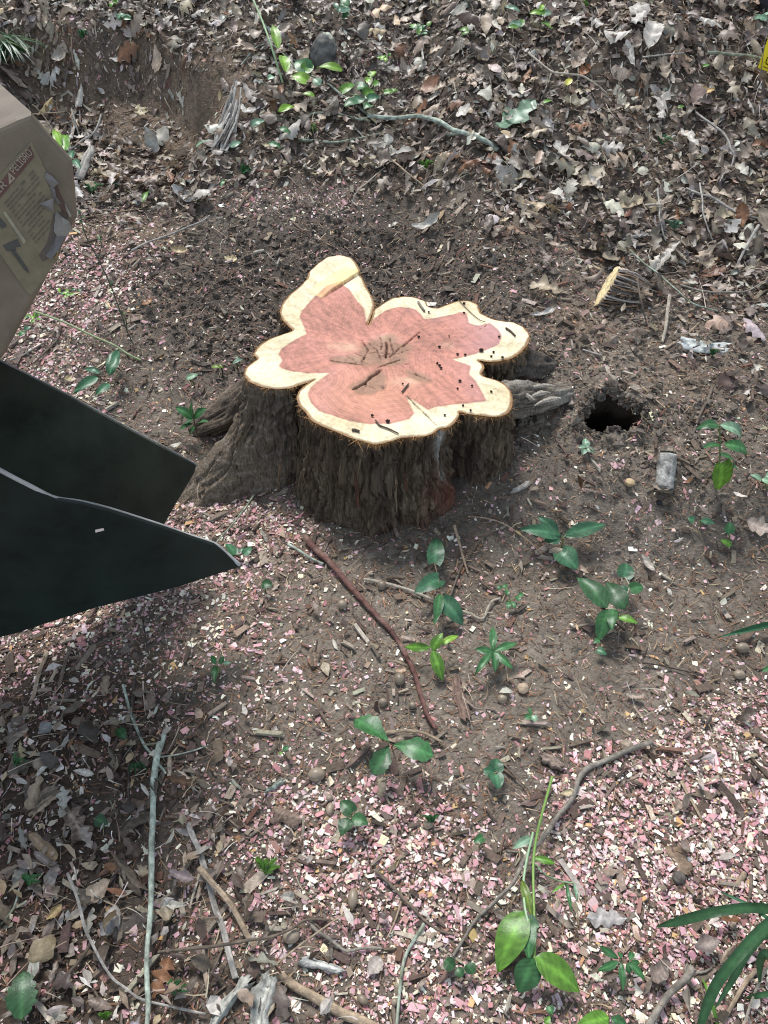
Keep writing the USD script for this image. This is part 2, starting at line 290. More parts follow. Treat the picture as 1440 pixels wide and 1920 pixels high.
class Plane:
    def __init__(s, o, n, xhint=(1, 0, 0)):
        s.o = np.array(o, float); s.n = np.array(n, float) / np.linalg.norm(n)
        s.x = np.array(xhint, float) - s.n * (s.n @ np.array(xhint, float)); s.x /= np.linalg.norm(s.x); s.y = np.cross(s.n, s.x)
        s.frame = (s.o, s.x, s.y, s.n)
    def px(s, pts):                                  # pixels of the photograph -> plane coordinates
        p = np.array(pts, float); d = ray(p[:, 0], p[:, 1]); t = ((s.o - CAM) @ s.n) / (d @ s.n); w = CAM + d * t[:, None] - s.o
        return np.stack([w @ s.x, w @ s.y], 1)
    def up(s, q, lift=0.0): q = np.asarray(q); return s.o + q[:, :1] * s.x + q[:, 1:2] * s.y + lift * s.n

# ------------------------------------------------------------------ stump grinder at the left edge
HP = Plane(at_y(np.array(60.), np.array(440.), 1.10), (0.5, -0.86, 0.12))
grinder = thing('stump_grinder', 'grey-brown steel stump grinder housing with peeling danger label and black rubber flaps', 'stump grinder', loc=HP.o - [0, 0, 0.8])
front = HP.px([(60, 211), (30, 222), (0, 236), (-300, 372), (-420, 900), (-150, 880), (10, 668), (75, 552), (148, 408), (144, 352), (138, 300), (100, 258)])
v, f = poly_extrude(front, 0.42, HP.frame, 0.012, 4)
obj('housing', (v, f), 'paint', grinder, [.150, .115, .080], False)
# bolts / folded lip on the right edge of the plate
lip = HP.px([(147, 404), (12, 666), (6, 655), (138, 402)])
lab = HP.px([(58, 265), (78, 303), (96, 345), (112, 385), (124, 430), (108, 487), (84, 520), (58, 554), (48, 545), (0, 476), (-60, 392)])
add_edge_light = lambda pts, Ys, w: obj('painted_edge_light', tube(catmull(np.vstack([at_y(np.array([p[0]], float), np.array([p[1]], float), y) for p, y in zip(pts, Ys)]) + [0, .002, .001], 40), w, 8), 'rubber', grinder, (.27, .265, .25), True)  # pale tube whose colour paints the highlight along a flap edge
label = obj('warning_label', poly_extrude(lab, 0.003, (HP.up(np.zeros((1, 2)), 0.0012)[0], HP.x, HP.y, HP.n)), 'label_print', grinder, [.175, .140, .088])
def flat_on(pts, lift, name, tint, parent, thick=0.0005, mat='label_print'):
    return obj(name, poly_extrude(HP.px(pts), thick, (HP.up(np.zeros((1, 2)), lift)[0], HP.x, HP.y, HP.n)), mat, parent, tint)
flat_on([(-60, 402), (0, 342), (56, 273), (64, 293), (0, 371), (-60, 440)], 0.0018, 'header_band', [.110, .050, .040], label)
def lettering(text, a, b, h_px, lift, name, tint, parent):
    A, B = HP.px([a, b]); ex = (B - A); L = np.linalg.norm(ex); ex /= L; ey = np.array([-ex[1], ex[0]])
    m = meshkit.text_mesh(text, 0.1, 0.0004, True); V = np.array(m.vertices); w = V[:, 0].max() - V[:, 0].min(); s = L / w
    hq = HP.px([a, (a[0] - h_px * 0.75, a[1] - h_px * 0.72)]); sy = np.linalg.norm(hq[1] - hq[0]) / 0.1
    q = A + (V[:, :1] - V[:, 0].min()) * s * ex + V[:, 1:2] * sy * ey
    P = HP.up(q, lift) + V[:, 2:3] * HP.n
    return obj(name, (P, np.array(m.faces)), 'label_print', parent, tint)
lettering('PELIGRO', (27, 326), (61, 287), 14, 0.0021, 'lettering', [.27, .22, .16], label)
lettering('DANGER', (-42, 405), (13, 347), 14, 0.0021, 'lettering', [.27, .22, .16], label)
flat_on([(15, 322), (28.5, 334), (16.5, 346)], 0.0021, 'hazard_triangle', [.27, .22, .16], label)
flat_on([(19.5, 332.5), (21.5, 330.5), (22, 336), (20.5, 337.5)], 0.0024, 'exclamation_mark', [.11, .05, .04], label)
R = np.random.default_rng(5)
A0, Bd, Dn = np.array([6., 376.]), np.array([0.66, -0.75]), np.array([0.42, 0.91])
for k in range(13):                                       # printed lines too small to read
    o = A0 + Dn * (4 + 8.4 * k) + Bd * (2 * k); words = []; t = 0
    while t < (74 - 1.2 * k if k < 10 else 45):
        w = R.uniform(4, 13)
        if R.random() < 0.86:
            hh = 2.0 if k not in (0, 1) else 3.2
            a = o + Bd * t; words.append(poly_extrude(HP.px([a, a + Bd * w, a + Bd * w + Dn * hh, a + Dn * hh]), 0.0004, (HP.up(np.zeros((1, 2)), 0.0019)[0], HP.x, HP.y, HP.n)))
        t += w + 2.2
    obj('text_line', join(words), 'label_print', label, [.105, .088, .060])
flat_on([(5, 398), (10, 396), (49, 452), (44, 457)], 0.0021, 'pale_scratch', [.27, .24, .165], label)
flat_on([(0, 408), (10, 418), (12, 424), (3, 428), (0, 424)], 0.0020, 'pictogram', [.062, .058, .050], label)
flat_on([(5, 459), (26, 450), (32, 447), (36, 455), (39, 462), (29, 463), (30, 468), (13, 470)], 0.0020, 'pictogram', [.062, .058, .050], label)
flat_on([(20, 470), (26, 466), (50, 500), (55, 512), (46, 506)], 0.0020, 'pictogram', [.062, .058, .050], label)
def peel(pts, lifts, name, tint):
    q = HP.px(pts); P = np.vstack([HP.up(q[i:i + 1], l) for i, l in enumerate(lifts)]); c = P.mean(0) + HP.n * 0.003
    n = len(P); back = P - HP.n * 0.0006
    V = np.vstack([P, c, back, c - HP.n * 0.0006]); j = np.arange(n); k = (j + 1) % n
    obj(name, (V, np.vstack([np.stack([j, k, np.full(n, n)], 1), np.stack([k + n + 1, j + n + 1, np.full(n, 2 * n + 1)], 1), np.stack([j, j + n + 1, k + n + 1], 1), np.stack([j, k + n + 1, k], 1)])[:, ::-1]), 'label_print', label, tint)
flat_on([(84, 322), (100, 330), (112, 360), (128, 395), (130, 404), (118, 400), (104, 372), (92, 350)], 0.0016, 'bare_patch', [.10, .055, .04], label)
flat_on([(100, 400), (125, 395), (128, 425), (112, 452), (100, 480), (80, 490), (72, 478), (88, 455)], 0.0015, 'bare_patch', [.10, .075, .06], label)
peel([(85, 322), (96, 328), (107, 340), (98, 351), (92, 346), (83, 333)], [.004, .007, .012, .006, .004, .003], 'torn_strip', [.17, .15, .14])
peel([(92, 347), (101, 352), (104, 365), (112, 379), (106, 381), (98, 370)], [.003, .008, .004, .010, .006, .003], 'torn_strip', [.15, .13, .12])
peel([(72, 380), (97, 368), (99, 396), (88, 392)], [.005, .012, .006, .004], 'torn_strip', [.18, .16, .15])
peel([(104, 393), (112, 402), (126, 410), (130, 424), (121, 440), (106, 442), (100, 432)], [.003, .014, .018, .016, .010, .006, .003], 'torn_strip', [.24, .22, .19])
peel([(104, 440), (119, 440), (104, 466), (92, 482), (84, 478), (97, 458)], [.004, .012, .016, .012, .004, .003], 'torn_strip', [.16, .145, .135])
peel([(120, 378), (132, 402), (128, 405), (122, 392)], [.003, .010, .008, .003], 'torn_strip', [.28, .24, .2])
peel([(107, 453), (110, 452), (106, 482), (102, 483)], [.003, .006, .006, .003], 'torn_strip', [.40, .28, .13])
def flap(pts, Ys, thick, name, tint, curve=0.0):
    P3 = np.vstack([at_y(np.array([p[0]], float), np.array([p[1]], float), y) for p, y in zip(*Ys)])
    c = P3.mean(0); n = np.linalg.svd(P3 - c)[2][2]; n = n if n @ (CAM - c) > 0 else -n
    pl = Plane(c, n); v, f = poly_extrude(pl.px(pts), thick, pl.frame, 0.0016, 2)
    m = trimesh.Trimesh(v, f, process=True); m = trimesh.Trimesh(*trimesh.remesh.subdivide_to_size(m.vertices, m.faces, 0.03))
    m.merge_vertices(); q = (np.array(m.vertices) - c); s, t = q @ pl.x, q @ pl.y
    m.vertices = np.array(m.vertices) + np.outer(curve * (fb(s, t, 3.1, 2, 77) + 0.6 * np.sin(5 * s + 3 * t) * 0.3), pl.n)
    return obj(name, m, 'rubber', grinder, tint, False)
flap([(-200, 570), (0, 678), (120, 738), (360, 868), (366, 872), (364, 884), (330, 945), (305, 993), (280, 1040), (-200, 1080)], ([(-20, 660), (366, 872), (305, 993)], (1.17, 1.34, 1.27)), 0.008, 'rubber_flap', [.022, .027, .020], 0.03)
flap([(-200, 775), (0, 884), (60, 915), (103, 936), (150, 943), (200, 955), (255, 972), (310, 990), (360, 1008), (402, 1022), (426, 1042), (450, 1062), (340, 1098), (180, 1140), (30, 1190), (-200, 1250)], ([(-20, 875), (402, 1022), (450, 1062), (30, 1190)], (0.97, 1.08, 1.075, 0.93)), 0.0085, 'rubber_flap', [.008, .011, .009], 0.012)
add_edge_light([(-200, 775), (0, 884), (60, 915), (103, 936), (150, 943), (200, 955), (255, 972), (310, 990), (360, 1008), (402, 1022), (426, 1042), (449, 1061)], [.93, .968, .985, .998, 1.012, 1.027, 1.042, 1.057, 1.071, 1.083, 1.083, 1.08], .0042)
add_edge_light([(0, 678), (120, 738), (240, 803), (360, 868), (366, 876)], [1.175, 1.23, 1.284, 1.338, 1.34], .0018)
# ------------------------------------------------------------------ the stump
Zc = lambda pts, s, ox, oy: [(ox + x / s, oy + y / s) for x, y in pts]
z1 = lambda pts: Zc(pts, 2.1176, 400, 440); z5 = lambda pts: Zc(pts, 4.8, 420, 470); zf = lambda pts: Zc(pts, 3.789, 700, 530)
OUT = (z5([(1050, 36), (1150, 78), (1203, 150), (1232, 220), (1282, 320), (1342, 430), (1356, 490), (1338, 550), (1310, 620), (1294, 668)]) + [(696, 598)]
    + zf([(0, 190), (60, 148), (130, 103), (220, 90), (300, 98), (370, 128), (392, 168), (450, 178), (520, 150), (600, 123), (680, 122), (742, 148), (765, 212), (830, 248), (900, 263), (1000, 278), (1070, 308), (1108, 350), (1112, 395), (1095, 440), (1042, 497), (980, 537), (900, 553), (830, 560), (772, 552), (742, 546), (783, 572), (792, 600), (776, 628), (762, 640), (790, 664), (830, 673), (890, 690), (942, 720), (977, 765), (992, 820), (986, 880), (960, 922), (900, 947), (840, 950), (780, 941), (700, 933), (640, 922), (607, 908), (612, 935), (598, 962), (570, 1002), (530, 1026), (480, 1030), (455, 1041), (438, 1062), (380, 1086), (300, 1091), (200, 1097), (130, 1121), (60, 1141), (0, 1146)])
    + z1([(600, 820), (540, 803), (480, 777), (430, 757), (390, 737), (365, 702), (340, 677), (328, 645), (340, 615), (368, 590), (408, 570), (378, 583), (340, 596), (308, 607), (250, 612), (190, 602), (140, 582), (121, 557)])
    + z5([(190, 1050), (250, 1000), (304, 968), (262, 930), (282, 880), (330, 830), (420, 780), (520, 750), (622, 712), (575, 670), (518, 610), (500, 540), (528, 460), (598, 380), (698, 310), (745, 260), (762, 190), (845, 108), (930, 48)]))
HEART = (z5([(1060, 300), (930, 340), (800, 430), (700, 540), (680, 600), (720, 680), (740, 750), (640, 800), (520, 880), (490, 930), (525, 980), (490, 1045), (600, 1085), (750, 1105), (960, 1098), (880, 1150), (780, 1230), (752, 1290), (780, 1370), (850, 1440), (1000, 1490), (1150, 1540)])
    + Zc([(400, 120), (560, 150), (740, 145), (880, 110), (925, 50)], 4.235, 560, 760)
    + zf([(290, 930), (235, 805), (390, 905), (440, 885), (540, 870), (700, 855), (805, 840), (780, 790), (730, 700), (680, 650), (695, 590), (560, 545), (680, 520), (800, 480), (890, 440), (915, 380), (895, 340), (830, 285), (745, 305), (680, 290), (665, 220), (640, 205), (540, 230), (440, 250), (360, 260), (330, 215), (290, 185), (180, 170), (80, 200), (0, 260)])
    + [(692, 606)] + z5([(1280, 635), (1260, 520), (1180, 430), (1130, 350)]))
ROT = [z1(q) for q in ([(460, 482), (570, 478), (592, 440), (625, 418), (680, 405), (720, 395), (740, 425), (790, 430), (775, 480), (782, 500), (720, 522), (660, 522), (560, 517), (475, 508)],
    [(545, 600), (600, 560), (660, 533), (682, 570), (682, 612), (620, 637), (560, 632)], [(758, 540), (830, 543), (868, 575), (840, 592), (772, 562)])]
CRACK = [(z1(q), w, dd) for q, w, dd in (([(590, 418), (615, 455), (596, 492), (585, 512)], .0035, .02), ([(686, 425), (690, 445), (684, 485)], .006, .03), ([(700, 482), (735, 452), (760, 435), (822, 385)], .0042, .03), ([(655, 527), (690, 512), (742, 494)], .003, .02), ([(465, 498), (510, 505), (592, 515)], .004, .02), ([(556, 612), (600, 588), (628, 560), (664, 538)], .007, .03), ([(795, 548), (830, 565), (866, 580)], .003, .015), ([(600, 470), (640, 465), (680, 468)], .002, .012), ([(640, 490), (700, 470), (760, 470)], .002, .012), ([(560, 470), (610, 485)], .002, .01), ([(620, 600), (655, 612)], .0015, .008), ([(700, 405), (708, 440), (718, 470)], .003, .02), ([(620, 430), (650, 455), (668, 500)], .0025, .01), ([(735, 470), (770, 455), (790, 460)], .0022, .01), ([(720, 500), (745, 515), (780, 512)], .002, .008), ([(530, 480), (560, 498), (575, 515)], .002, .008), ([(640, 420), (655, 440), (690, 450)], .002, .008), ([(590, 560), (610, 575), (605, 600)], .002, .008), ([(640, 590), (670, 600), (680, 615)], .002, .008), ([(660, 400), (672, 430), (665, 455)], .002, .008),
    ([(935, 440), (1000, 405), (1055, 378), (1105, 348)], .0016, .004), ([(770, 640), (800, 672), (845, 715), (885, 755)], .004, .008))]
fb0 = at1(683, 1008)
dz = ray(np.array(683.), np.array(828.)); HT = CAM[2] + dz[2] / dz[1] * (fb0[1] + 0.035)
top2 = lambda pts: at_z(np.array([q[0] for q in pts]), np.array([q[1] for q in pts]), HT)[:, :2]
def dense(p, step, closed=True):
    q = np.vstack([p, p[:1]]) if closed else np.asarray(p); d = np.r_[0, np.cumsum(np.linalg.norm(np.diff(q, axis=0), axis=1))]
    n = max(int(d[-1] / step), 2); t = np.linspace(0, d[-1], n + 1)[:-1 if closed else None]
    return np.stack([np.interp(t, d, q[:, k]) for k in (0, 1)], 1)
from shapely.geometry import Polygon, LineString
import shapely
outl = dense(top2(OUT), 0.0026); outl = gaussian_filter(outl, (2.1, 0), mode='wrap')
if not Polygon(outl).exterior.is_ccw: outl = outl[::-1]
heart = dense(top2(HEART), 0.003); heart = gaussian_filter(heart, (1.0, 0), mode='wrap')
PO, PH = Polygon(outl).buffer(0), Polygon(heart).buffer(0); PR = [Polygon(dense(top2(q), 0.004)).buffer(0) for q in ROT]
bb = PO.bounds; g = 0.0027
gxx, gyy = np.meshgrid(np.arange(bb[0], bb[2], g), np.arange(bb[1], bb[3], g)); pts = np.stack([gxx, gyy], -1).reshape(-1, 2) + rng.uniform(-.25, .25, (gxx.size, 2)) * g
pts = pts[shapely.contains_xy(PO.buffer(-0.0018), pts[:, 0], pts[:, 1])]
hd = heart[shapely.contains_xy(PO.buffer(-0.002), heart[:, 0], heart[:, 1])]; pts = pts[cKDTree(hd).query(pts)[0] > 0.0016]
P = np.vstack([outl, hd, pts])
from scipy.spatial import Delaunay
tri = Delaunay(P).simplices; cen = P[tri].mean(1); tri = tri[shapely.contains_xy(PO, cen[:, 0], cen[:, 1])]; cen = P[tri].mean(1)
cr = np.cross(P[tri[:, 1]] - P[tri[:, 0]], P[tri[:, 2]] - P[tri[:, 0]]); tri[cr < 0] = tri[cr < 0][:, ::-1]
x, y = P.T
d_out = cKDTree(outl).query(P)[0]; d_h = cKDTree(heart).query(P)[0]
in_h = shapely.contains_xy(PH, x, y); sd = np.where(in_h, d_h, -d_h)
rot = np.zeros(len(P))
for q in PR:
    i = shapely.contains_xy(q, x, y); dd = cKDTree(np.array(q.exterior.coords)).query(P)[0]; rot = np.maximum(rot, sstep(-0.010, 0.012, np.where(i, dd, -dd) + 0.024 * fb(x, y, 50, 3, 4)))
crack = np.zeros(len(P)); cdep = np.zeros(len(P))
for q, w, dd in CRACK:
    dl = cKDTree(dense(top2(q), 0.001, False)).query(P)[0] + 0.0045 * fb(x, y, 110, 2, 6); k = 1 - sstep(w * 0.12, w * 0.55, dl); crack = np.maximum(crack, k); cdep = np.maximum(cdep, k * dd)
z = HT + 0.0016 * fb(x, y, 22, 2, 8) - rot * (0.0015 + 0.008 * np.abs(fb(x, y, 45, 3, 12))) - cdep * .55
# the raised slab at the end of the far lobe, with its broken edge
sa, sb = top2([(629, 543)])[0], top2([(672, 515)])[0]; e = (sb - sa) / np.linalg.norm(sb - sa); nn = np.array([-e[1], e[0]]); nn = nn if nn[1] > 0 else -nn
al = (P - sa) @ e; ac = (P - sa) @ nn
step = sstep(-0.0015, 0.0015, ac + 0.004 * fb(x, y, 50, 2, 3)) * sstep(-0.10, 0.0, al) * (1 - sstep(0.03, 0.16, ac)); z = z + 0.0105 * step
face = np.exp(-((ac + 0.001) / 0.0025) ** 2) * (al > -0.012) * (al < 0.09)
saw = np.sin((x * 0.82 + y * 0.57) * 700 + 9 * fb(x, y, 12, 2, 2)) * np.clip(.5 + 2 * fb(x, y, 9, 2, 3), 0, 1); z = z + 0.00016 * saw
n1, n2, n3 = fb(x, y, 9, 3, 61), fb(x * 1.0 + y * 0.4, y * 0.25, 60, 3, 62), fb(x, y, 160, 2, 63)
ringc = np.sin(2 * np.pi * (d_out / 0.0085 + 0.9 * fb(x, y, 7, 3, 64))) + 0.6 * np.sin(2 * np.pi * (d_out / 0.021 + 1.0 * fb(x, y, 8, 2, 65)))
streak = meshkit.fbm(np.stack([(x * .82 + y * .57) * 190, (-.57 * x + .82 * y) * 9, 0 * x], -1), 3, 7) - 0.5
rad = fb(np.arctan2(y - y.mean(), x - x.mean()) * 6, np.hypot(x - x.mean(), y - y.mean()) * 0.6, 4, 3, 66)
sap = np.array([.61, .515, .335])[None] * (1 + 0.05 * ringc + 0.25 * streak + 0.5 * n1 + 0.7 * n3 + 0.75 * rad)[:, None] * np.array([1, 1, 1])
sap = sap + np.clip(-n1 * 2.2, 0, 1)[:, None] * (np.array([.60, .42, .18]) - sap) * 0.5
sap = sap + np.clip(n1 * 2.4 + 0.1, 0, 1)[:, None] * (np.array([.86, .78, .58]) - sap) * 0.55
vio = np.clip(3.2 * fb(x, y, 7, 3, 141) - .15, 0, 1)
mauve = .7 * vio + sstep(0.02, 0.16, x - top2([(820, 640)])[0][0]) * 0.7 + 0.5 * np.clip(n1 * 3, 0, 1)
orange = np.exp(-((x - top2([(690, 740)])[0][0]) / .13) ** 2 - ((y - top2([(690, 740)])[0][1]) / .10) ** 2)
hw = np.array([.425, .180, .130])[None] * (1 + 0.07 * ringc + 0.34 * streak + 1.2 * n1 + 0.6 * n2 + 0.6 * n3 + 0.6 * rad)[:, None]
hw = hw + mauve[:, None] * (np.array([.39, .22, .225]) * (1 + .3 * streak)[:, None] - hw) * 0.7; hw = hw + orange[:, None] * (np.array([.55, .255, .16]) * (1 + 0.10 * ringc + .3 * streak)[:, None] - hw) * 0.7
for q, rr in (((645, 650), .022), ((725, 634), .016), ((668, 672), .014), ((840, 648), .012), ((760, 715), .02)):
    c = top2([q])[0]; k = np.exp(-((x - c[0]) / (rr * 1.6)) ** 2 - ((y - c[1]) / rr) ** 2) * np.clip(0.55 + 1.5 * fb(x, y, 60, 2, 8), 0, 1); hw = hw + k[:, None] * (np.array([.62, .42, .28]) - hw)
edge = np.exp(-(d_h / 0.006) ** 2) * (sd > 0); hw = hw * (1 - 0.22 * edge[:, None])
col = sap + sstep(-0.003, 0.002, sd + 0.004 * fb(x, y, 50, 3, 44))[:, None] * (hw - sap)
col = col + rot[:, None] * (np.array([.215, .125, .078])[None] * (0.55 + 1.1 * (0.5 + fb(x, y, 110, 3, 13)))[:, None] - col) * 0.82
col = col + crack[:, None] * (np.array([.028, .014, .010]) - col) * 0.95  # crack colour also stands in for the shade of its depth
dust = np.clip(3.0 * fb(x, y, 240, 2, 91) - 0.2, 0, 1) * sstep(0.0, 0.12, x - top2([(760, 700)])[0][0]) * (sd < 0.002); col = col + dust[:, None] * (np.array([.50, .33, .13]) - col) * 0.75
col = col + (face * (face > 0.3))[:, None] * (np.array([.30, .11, .06]) - col) * 0.85
yel = (step > 0.3) & (ac < 0.055); col = col + (yel * np.clip(0.5 + 2 * fb(x, y, 20, 2, 5), 0, 1))[:, None] * (np.array([.80, .56, .20]) - col) * 0.7
rw = 0.0072 + 0.010 * fb(x, y, 45, 2, 71); rw = np.maximum(rw, .003); rim = 1 - sstep(rw * 0.5, rw, d_out)
col = col + rim[:, None] * (np.array([.27, .135, .05])[None] * (0.7 + 1.6 * np.abs(n3))[:, None] - col) * 0.95
col = np.clip(col, 0.01, 0.9); z = z - 0.003 * rim
V = np.stack([x, y, z], 1)
stump = thing('tree_stump', 'fresh-cut lobed cedar stump with pink heartwood, cream sapwood and shaggy dark bark', 'tree stump', loc=(P[:, 0].mean(), P[:, 1].mean(), fb0[2]))
th = in_h[tri].sum(1) >= 2; tr_ = rot[tri].mean(1) > 0.5
nv = trimesh.Trimesh(V, tri, process=False).vertex_normals
def sub(name, keep, parent=stump, mat='cut_wood'):
    u, inv = np.unique(tri[keep], return_inverse=True)
    m = obj(name, (V[u], inv.reshape(-1, 3)), mat, parent, col[u], True); m.GetNormalsAttr().Set(Vt.Vec3fArray.FromNumpy(nv[u].astype(np.float32)))
sub('sapwood', ~th & ~tr_); sub('heartwood', th & ~tr_); sub('rotten_core', tr_)

# bark: the cut outline lofted down to the ground, fluted and flared
no = len(outl); tg = np.roll(outl, -5, 0) - np.roll(outl, 5, 0); tg = gaussian_filter(tg, (7, 0), mode='wrap'); tg /= np.linalg.norm(tg, axis=1, keepdims=True); nr = np.stack([tg[:, 1], -tg[:, 0]], 1)
sm = gaussian_filter(outl, (19, 0), mode='wrap'); conv = ((outl - sm) * nr).sum(1)
convs = gaussian_filter(conv, 5, mode='wrap')
flare = 0.006 + 0.030 * sstep(-0.004, 0.004, convs); flare = gaussian_filter(flare, 8, mode='wrap')
K = 72; zb = fb0[2] - 0.10; ts = np.linspace(0, 1, K)
sl = np.r_[0, np.cumsum(np.linalg.norm(np.diff(outl, axis=0), axis=1))]
S, Tt = np.meshgrid(sl, ts, indexing='ij'); hgt = (HT - zb) * Tt
fold = lambda s, a: meshkit.fbm(np.stack([outl[:, None, 0].repeat(K, 1) * s, outl[:, None, 1].repeat(K, 1) * s, hgt * a], -1), 3, int(s)) - 0.5
wob = outl[:, None] + tg[:, None] * (0.045 * fold(7, 9) + .02 * fold(19, 22))[..., None]
f2 = lambda s, a, sd_: meshkit.fbm(np.stack([wob[..., 0] * s, wob[..., 1] * s, hgt * a], -1), 3, sd_) - 0.5
ridge = .55 * f2(95, 3.0, 3) + .75 * f2(170, 4.5, 33); flu = f2(26, 1.6, 4); plate = np.abs(f2(52, 9, 7)) * 2
ramp = sstep(0, 0.06, Tt)
inset = -0.004 * sstep(0.0, 0.02, Tt)
disp = flare[:, None] * Tt ** 1.7 * 1.4 - 0.030 * sstep(0.003, -0.004, convs)[:, None] * sstep(0, .25, Tt) * (1 - .3 * Tt) + inset + ramp * (0.019 * ridge + 0.040 * flu - 0.010 * (plate < 0.10) + 0.007 * sstep(.06, .10, f2(34, 13, 71)) - .006 * sstep(.08, .12, f2(28, 17, 73)))
ft = at1(352, 928)[:2]; lt = top2([(462, 705)])[0]; wl = np.exp(-(((outl - lt) ** 2).sum(1) / .085 ** 2) ** 1.2)
xy = outl[:, None] + nr[:, None] * disp[..., None] + (ft - lt)[None, None] * (wl[:, None] * np.clip(hgt / (HT - at1(352, 928)[2]), 0, 1.25) ** 2.0)[..., None]
VB = np.concatenate([xy, (HT - 0.002 - hgt)[..., None]], -1)
ii, kk = np.meshgrid(np.arange(no), np.arange(K - 1), indexing='ij'); i2 = (ii + 1) % no
qb = np.stack([ii * K + kk, ii * K + kk + 1, i2 * K + kk + 1, i2 * K + kk], -1).reshape(-1, 4)
bc = np.array([.076, .054, .036])[None, None] * (0.75 + 1.5 * np.clip(ridge + 0.25, 0, 1))[..., None]
gr = np.clip(3.0 * f2(40, 5, 15) + 0.1, 0, 1)[..., None]; bc = bc + gr * (np.array([.150, .118, .080]) - bc) * 0.6
dk = np.clip(3.2 * f2(60, 6, 17), 0, 1)[..., None]; bc = bc + dk * (np.array([.045, .032, .026]) - bc) * 0.8
px_, py_, _ = project(VB); rp = np.exp(-((px_ - 835) / 45) ** 2 - ((py_ - 935) / 38) ** 2) * 0.9 + 0.6 * np.exp(-((px_ - 800) / 70) ** 2 - ((py_ - 985) / 14) ** 2)
rp = np.clip(rp * (0.25 + 2.2 * (f2(24, 5, 19) + 0.25)), 0, 1)[..., None]; bc = bc + rp * (np.array([.13, .050, .033]) - bc) * 0.8
wh = (np.exp(-((px_ - 824) / 7) ** 2) * (py_ < 900) * np.clip(4 * f2(60, 12, 23) + 0.4, 0, 1))[..., None]; bc = bc + wh * (np.array([.42, .42, .40]) - bc) * 0.8
tp = (1 - sstep(0.004, 0.014, hgt + 0.01 * ridge))[..., None]; bc = bc + tp * (np.array([.27, .145, .06]) - bc)
left = sstep(0, 1, (560 - px_) / 20)[..., None] * sstep(690, 720, py_)[..., None]
lines = np.clip(np.sin(hgt * 900 + 14 * S) * 3 - 2.1, 0, 1)[..., None]
bc = bc + left * (np.array([.125, .098, .072]) * (0.8 + 0.6 * (f2(30, 3, 27) + 0.5))[..., None] + lines * 0.06 - bc) * 0.85
obj('bark', (VB.reshape(-1, 3), qb), 'bark', stump, np.clip(bc, .012, .6).reshape(-1, 3), True)
# strips of bark that stand off the trunk
R = np.random.default_rng(21); cnt = 0
vis = np.where((nr[:, 1] < 0.35))[0]
while cnt < 80:
    i = int(R.choice(vis)); L = R.uniform(0.06, 0.19); w = R.uniform(0.0016, 0.0052); t0 = R.uniform(0.03, 0.75)
    if convs[i] < -0.003: continue
    k0 = t0 * (K - 1); n = 7; kz = np.clip(k0 + np.linspace(0, L / (HT - zb) * (K - 1), n), 0, K - 1).astype(int)
    base = VB[i, kz] + np.r_[nr[i], 0] * 0.002; lift = np.linspace(0, 1, n) ** 2 * R.uniform(-0.004, 0.007) + np.linspace(1, 0, n) ** 3 * R.uniform(-.003, 0.004)
    base = base + np.r_[nr[i], 0] * lift[:, None]; side = np.r_[tg[i], 0]; ww = w * np.sin(np.linspace(0.25, 2.85, n)) * (1 + 0.3 * R.normal(size=n)); dr = np.cumsum(R.normal(0, 0.0012, n))
    th_ = np.r_[nr[i], 0] * 0.0012
    pv = np.vstack([base + side * (dr + ww)[:, None], base + side * (dr - ww)[:, None], base + th_ + side * dr[:, None]])
    j = np.arange(n - 1); fs = np.vstack([np.stack([j, 2 * n + j, 2 * n + j + 1], 1), np.stack([j, 2 * n + j + 1, j + 1], 1), np.stack([2 * n + j, n + j, n + j + 1], 1), np.stack([2 * n + j, n + j + 1, 2 * n + j + 1], 1)])
    c = np.array([.10, .072, .048]) * R.uniform(0.5, 1.7) * np.array([1.05 if R.random() < .3 else 1, 1, .95])
    if R.random() < .05: c = np.array([.11, .05, .034])
    obj('bark_strip', (pv, fs), 'bark', stump, c); cnt += 1
# frayed fibres along the cut edge
def ribbons(p0, d, L, w, sag, n=4, side=None):
    """Many thin bent ribbons at once: starts p0, directions d (m, 3), lengths, widths."""
    t = np.linspace(0, 1, n)[None, :, None]; m = len(p0)
    c = p0[:, None] + d[:, None] * L[:, None, None] * t + sag[:, None] * t ** 2
    s = np.cross(d, [0, 0, 1.0]) if side is None else side; s = s / (np.linalg.norm(s, axis=1, keepdims=True) + 1e-9)
    wd = (w[:, None, None] * (1 - 0.75 * t)); v = np.stack([c + s[:, None] * wd, c - s[:, None] * wd], 2).reshape(-1, 3)
    j = np.arange(n - 1); q = np.stack([2 * j, 2 * j + 1, 2 * j + 3, 2 * j + 2], 1); q = (np.arange(m)[:, None, None] * 2 * n + q).reshape(-1, 4)
    return v, q
m = 2600; i = R.integers(0, no, m); d = np.c_[nr[i] * R.uniform(.3, 1, (m, 1)) + tg[i] * R.normal(0, .7, (m, 1)), R.normal(-.1, .5, m)]; d /= np.linalg.norm(d, axis=1, keepdims=True)
keepf = R.random(m) < (0.35 + 0.65 * (nr[i, 1] < 0.2)); i, d = i[keepf], d[keepf]; m = len(i)
fv = ribbons(np.c_[outl[i] - nr[i] * 0.004, HT - R.uniform(.001, .010, m)], d, R.gamma(2, .0042, m), R.uniform(.0003, .0008, m), np.c_[np.zeros((m, 2)), -R.uniform(0, .008, m)])
obj('bark_fringe', fv, 'needle', stump, np.repeat(np.array([.36, .19, .07])[None] * R.uniform(.45, 1.6, (m, 1)), 8, 0), kind='stuff')
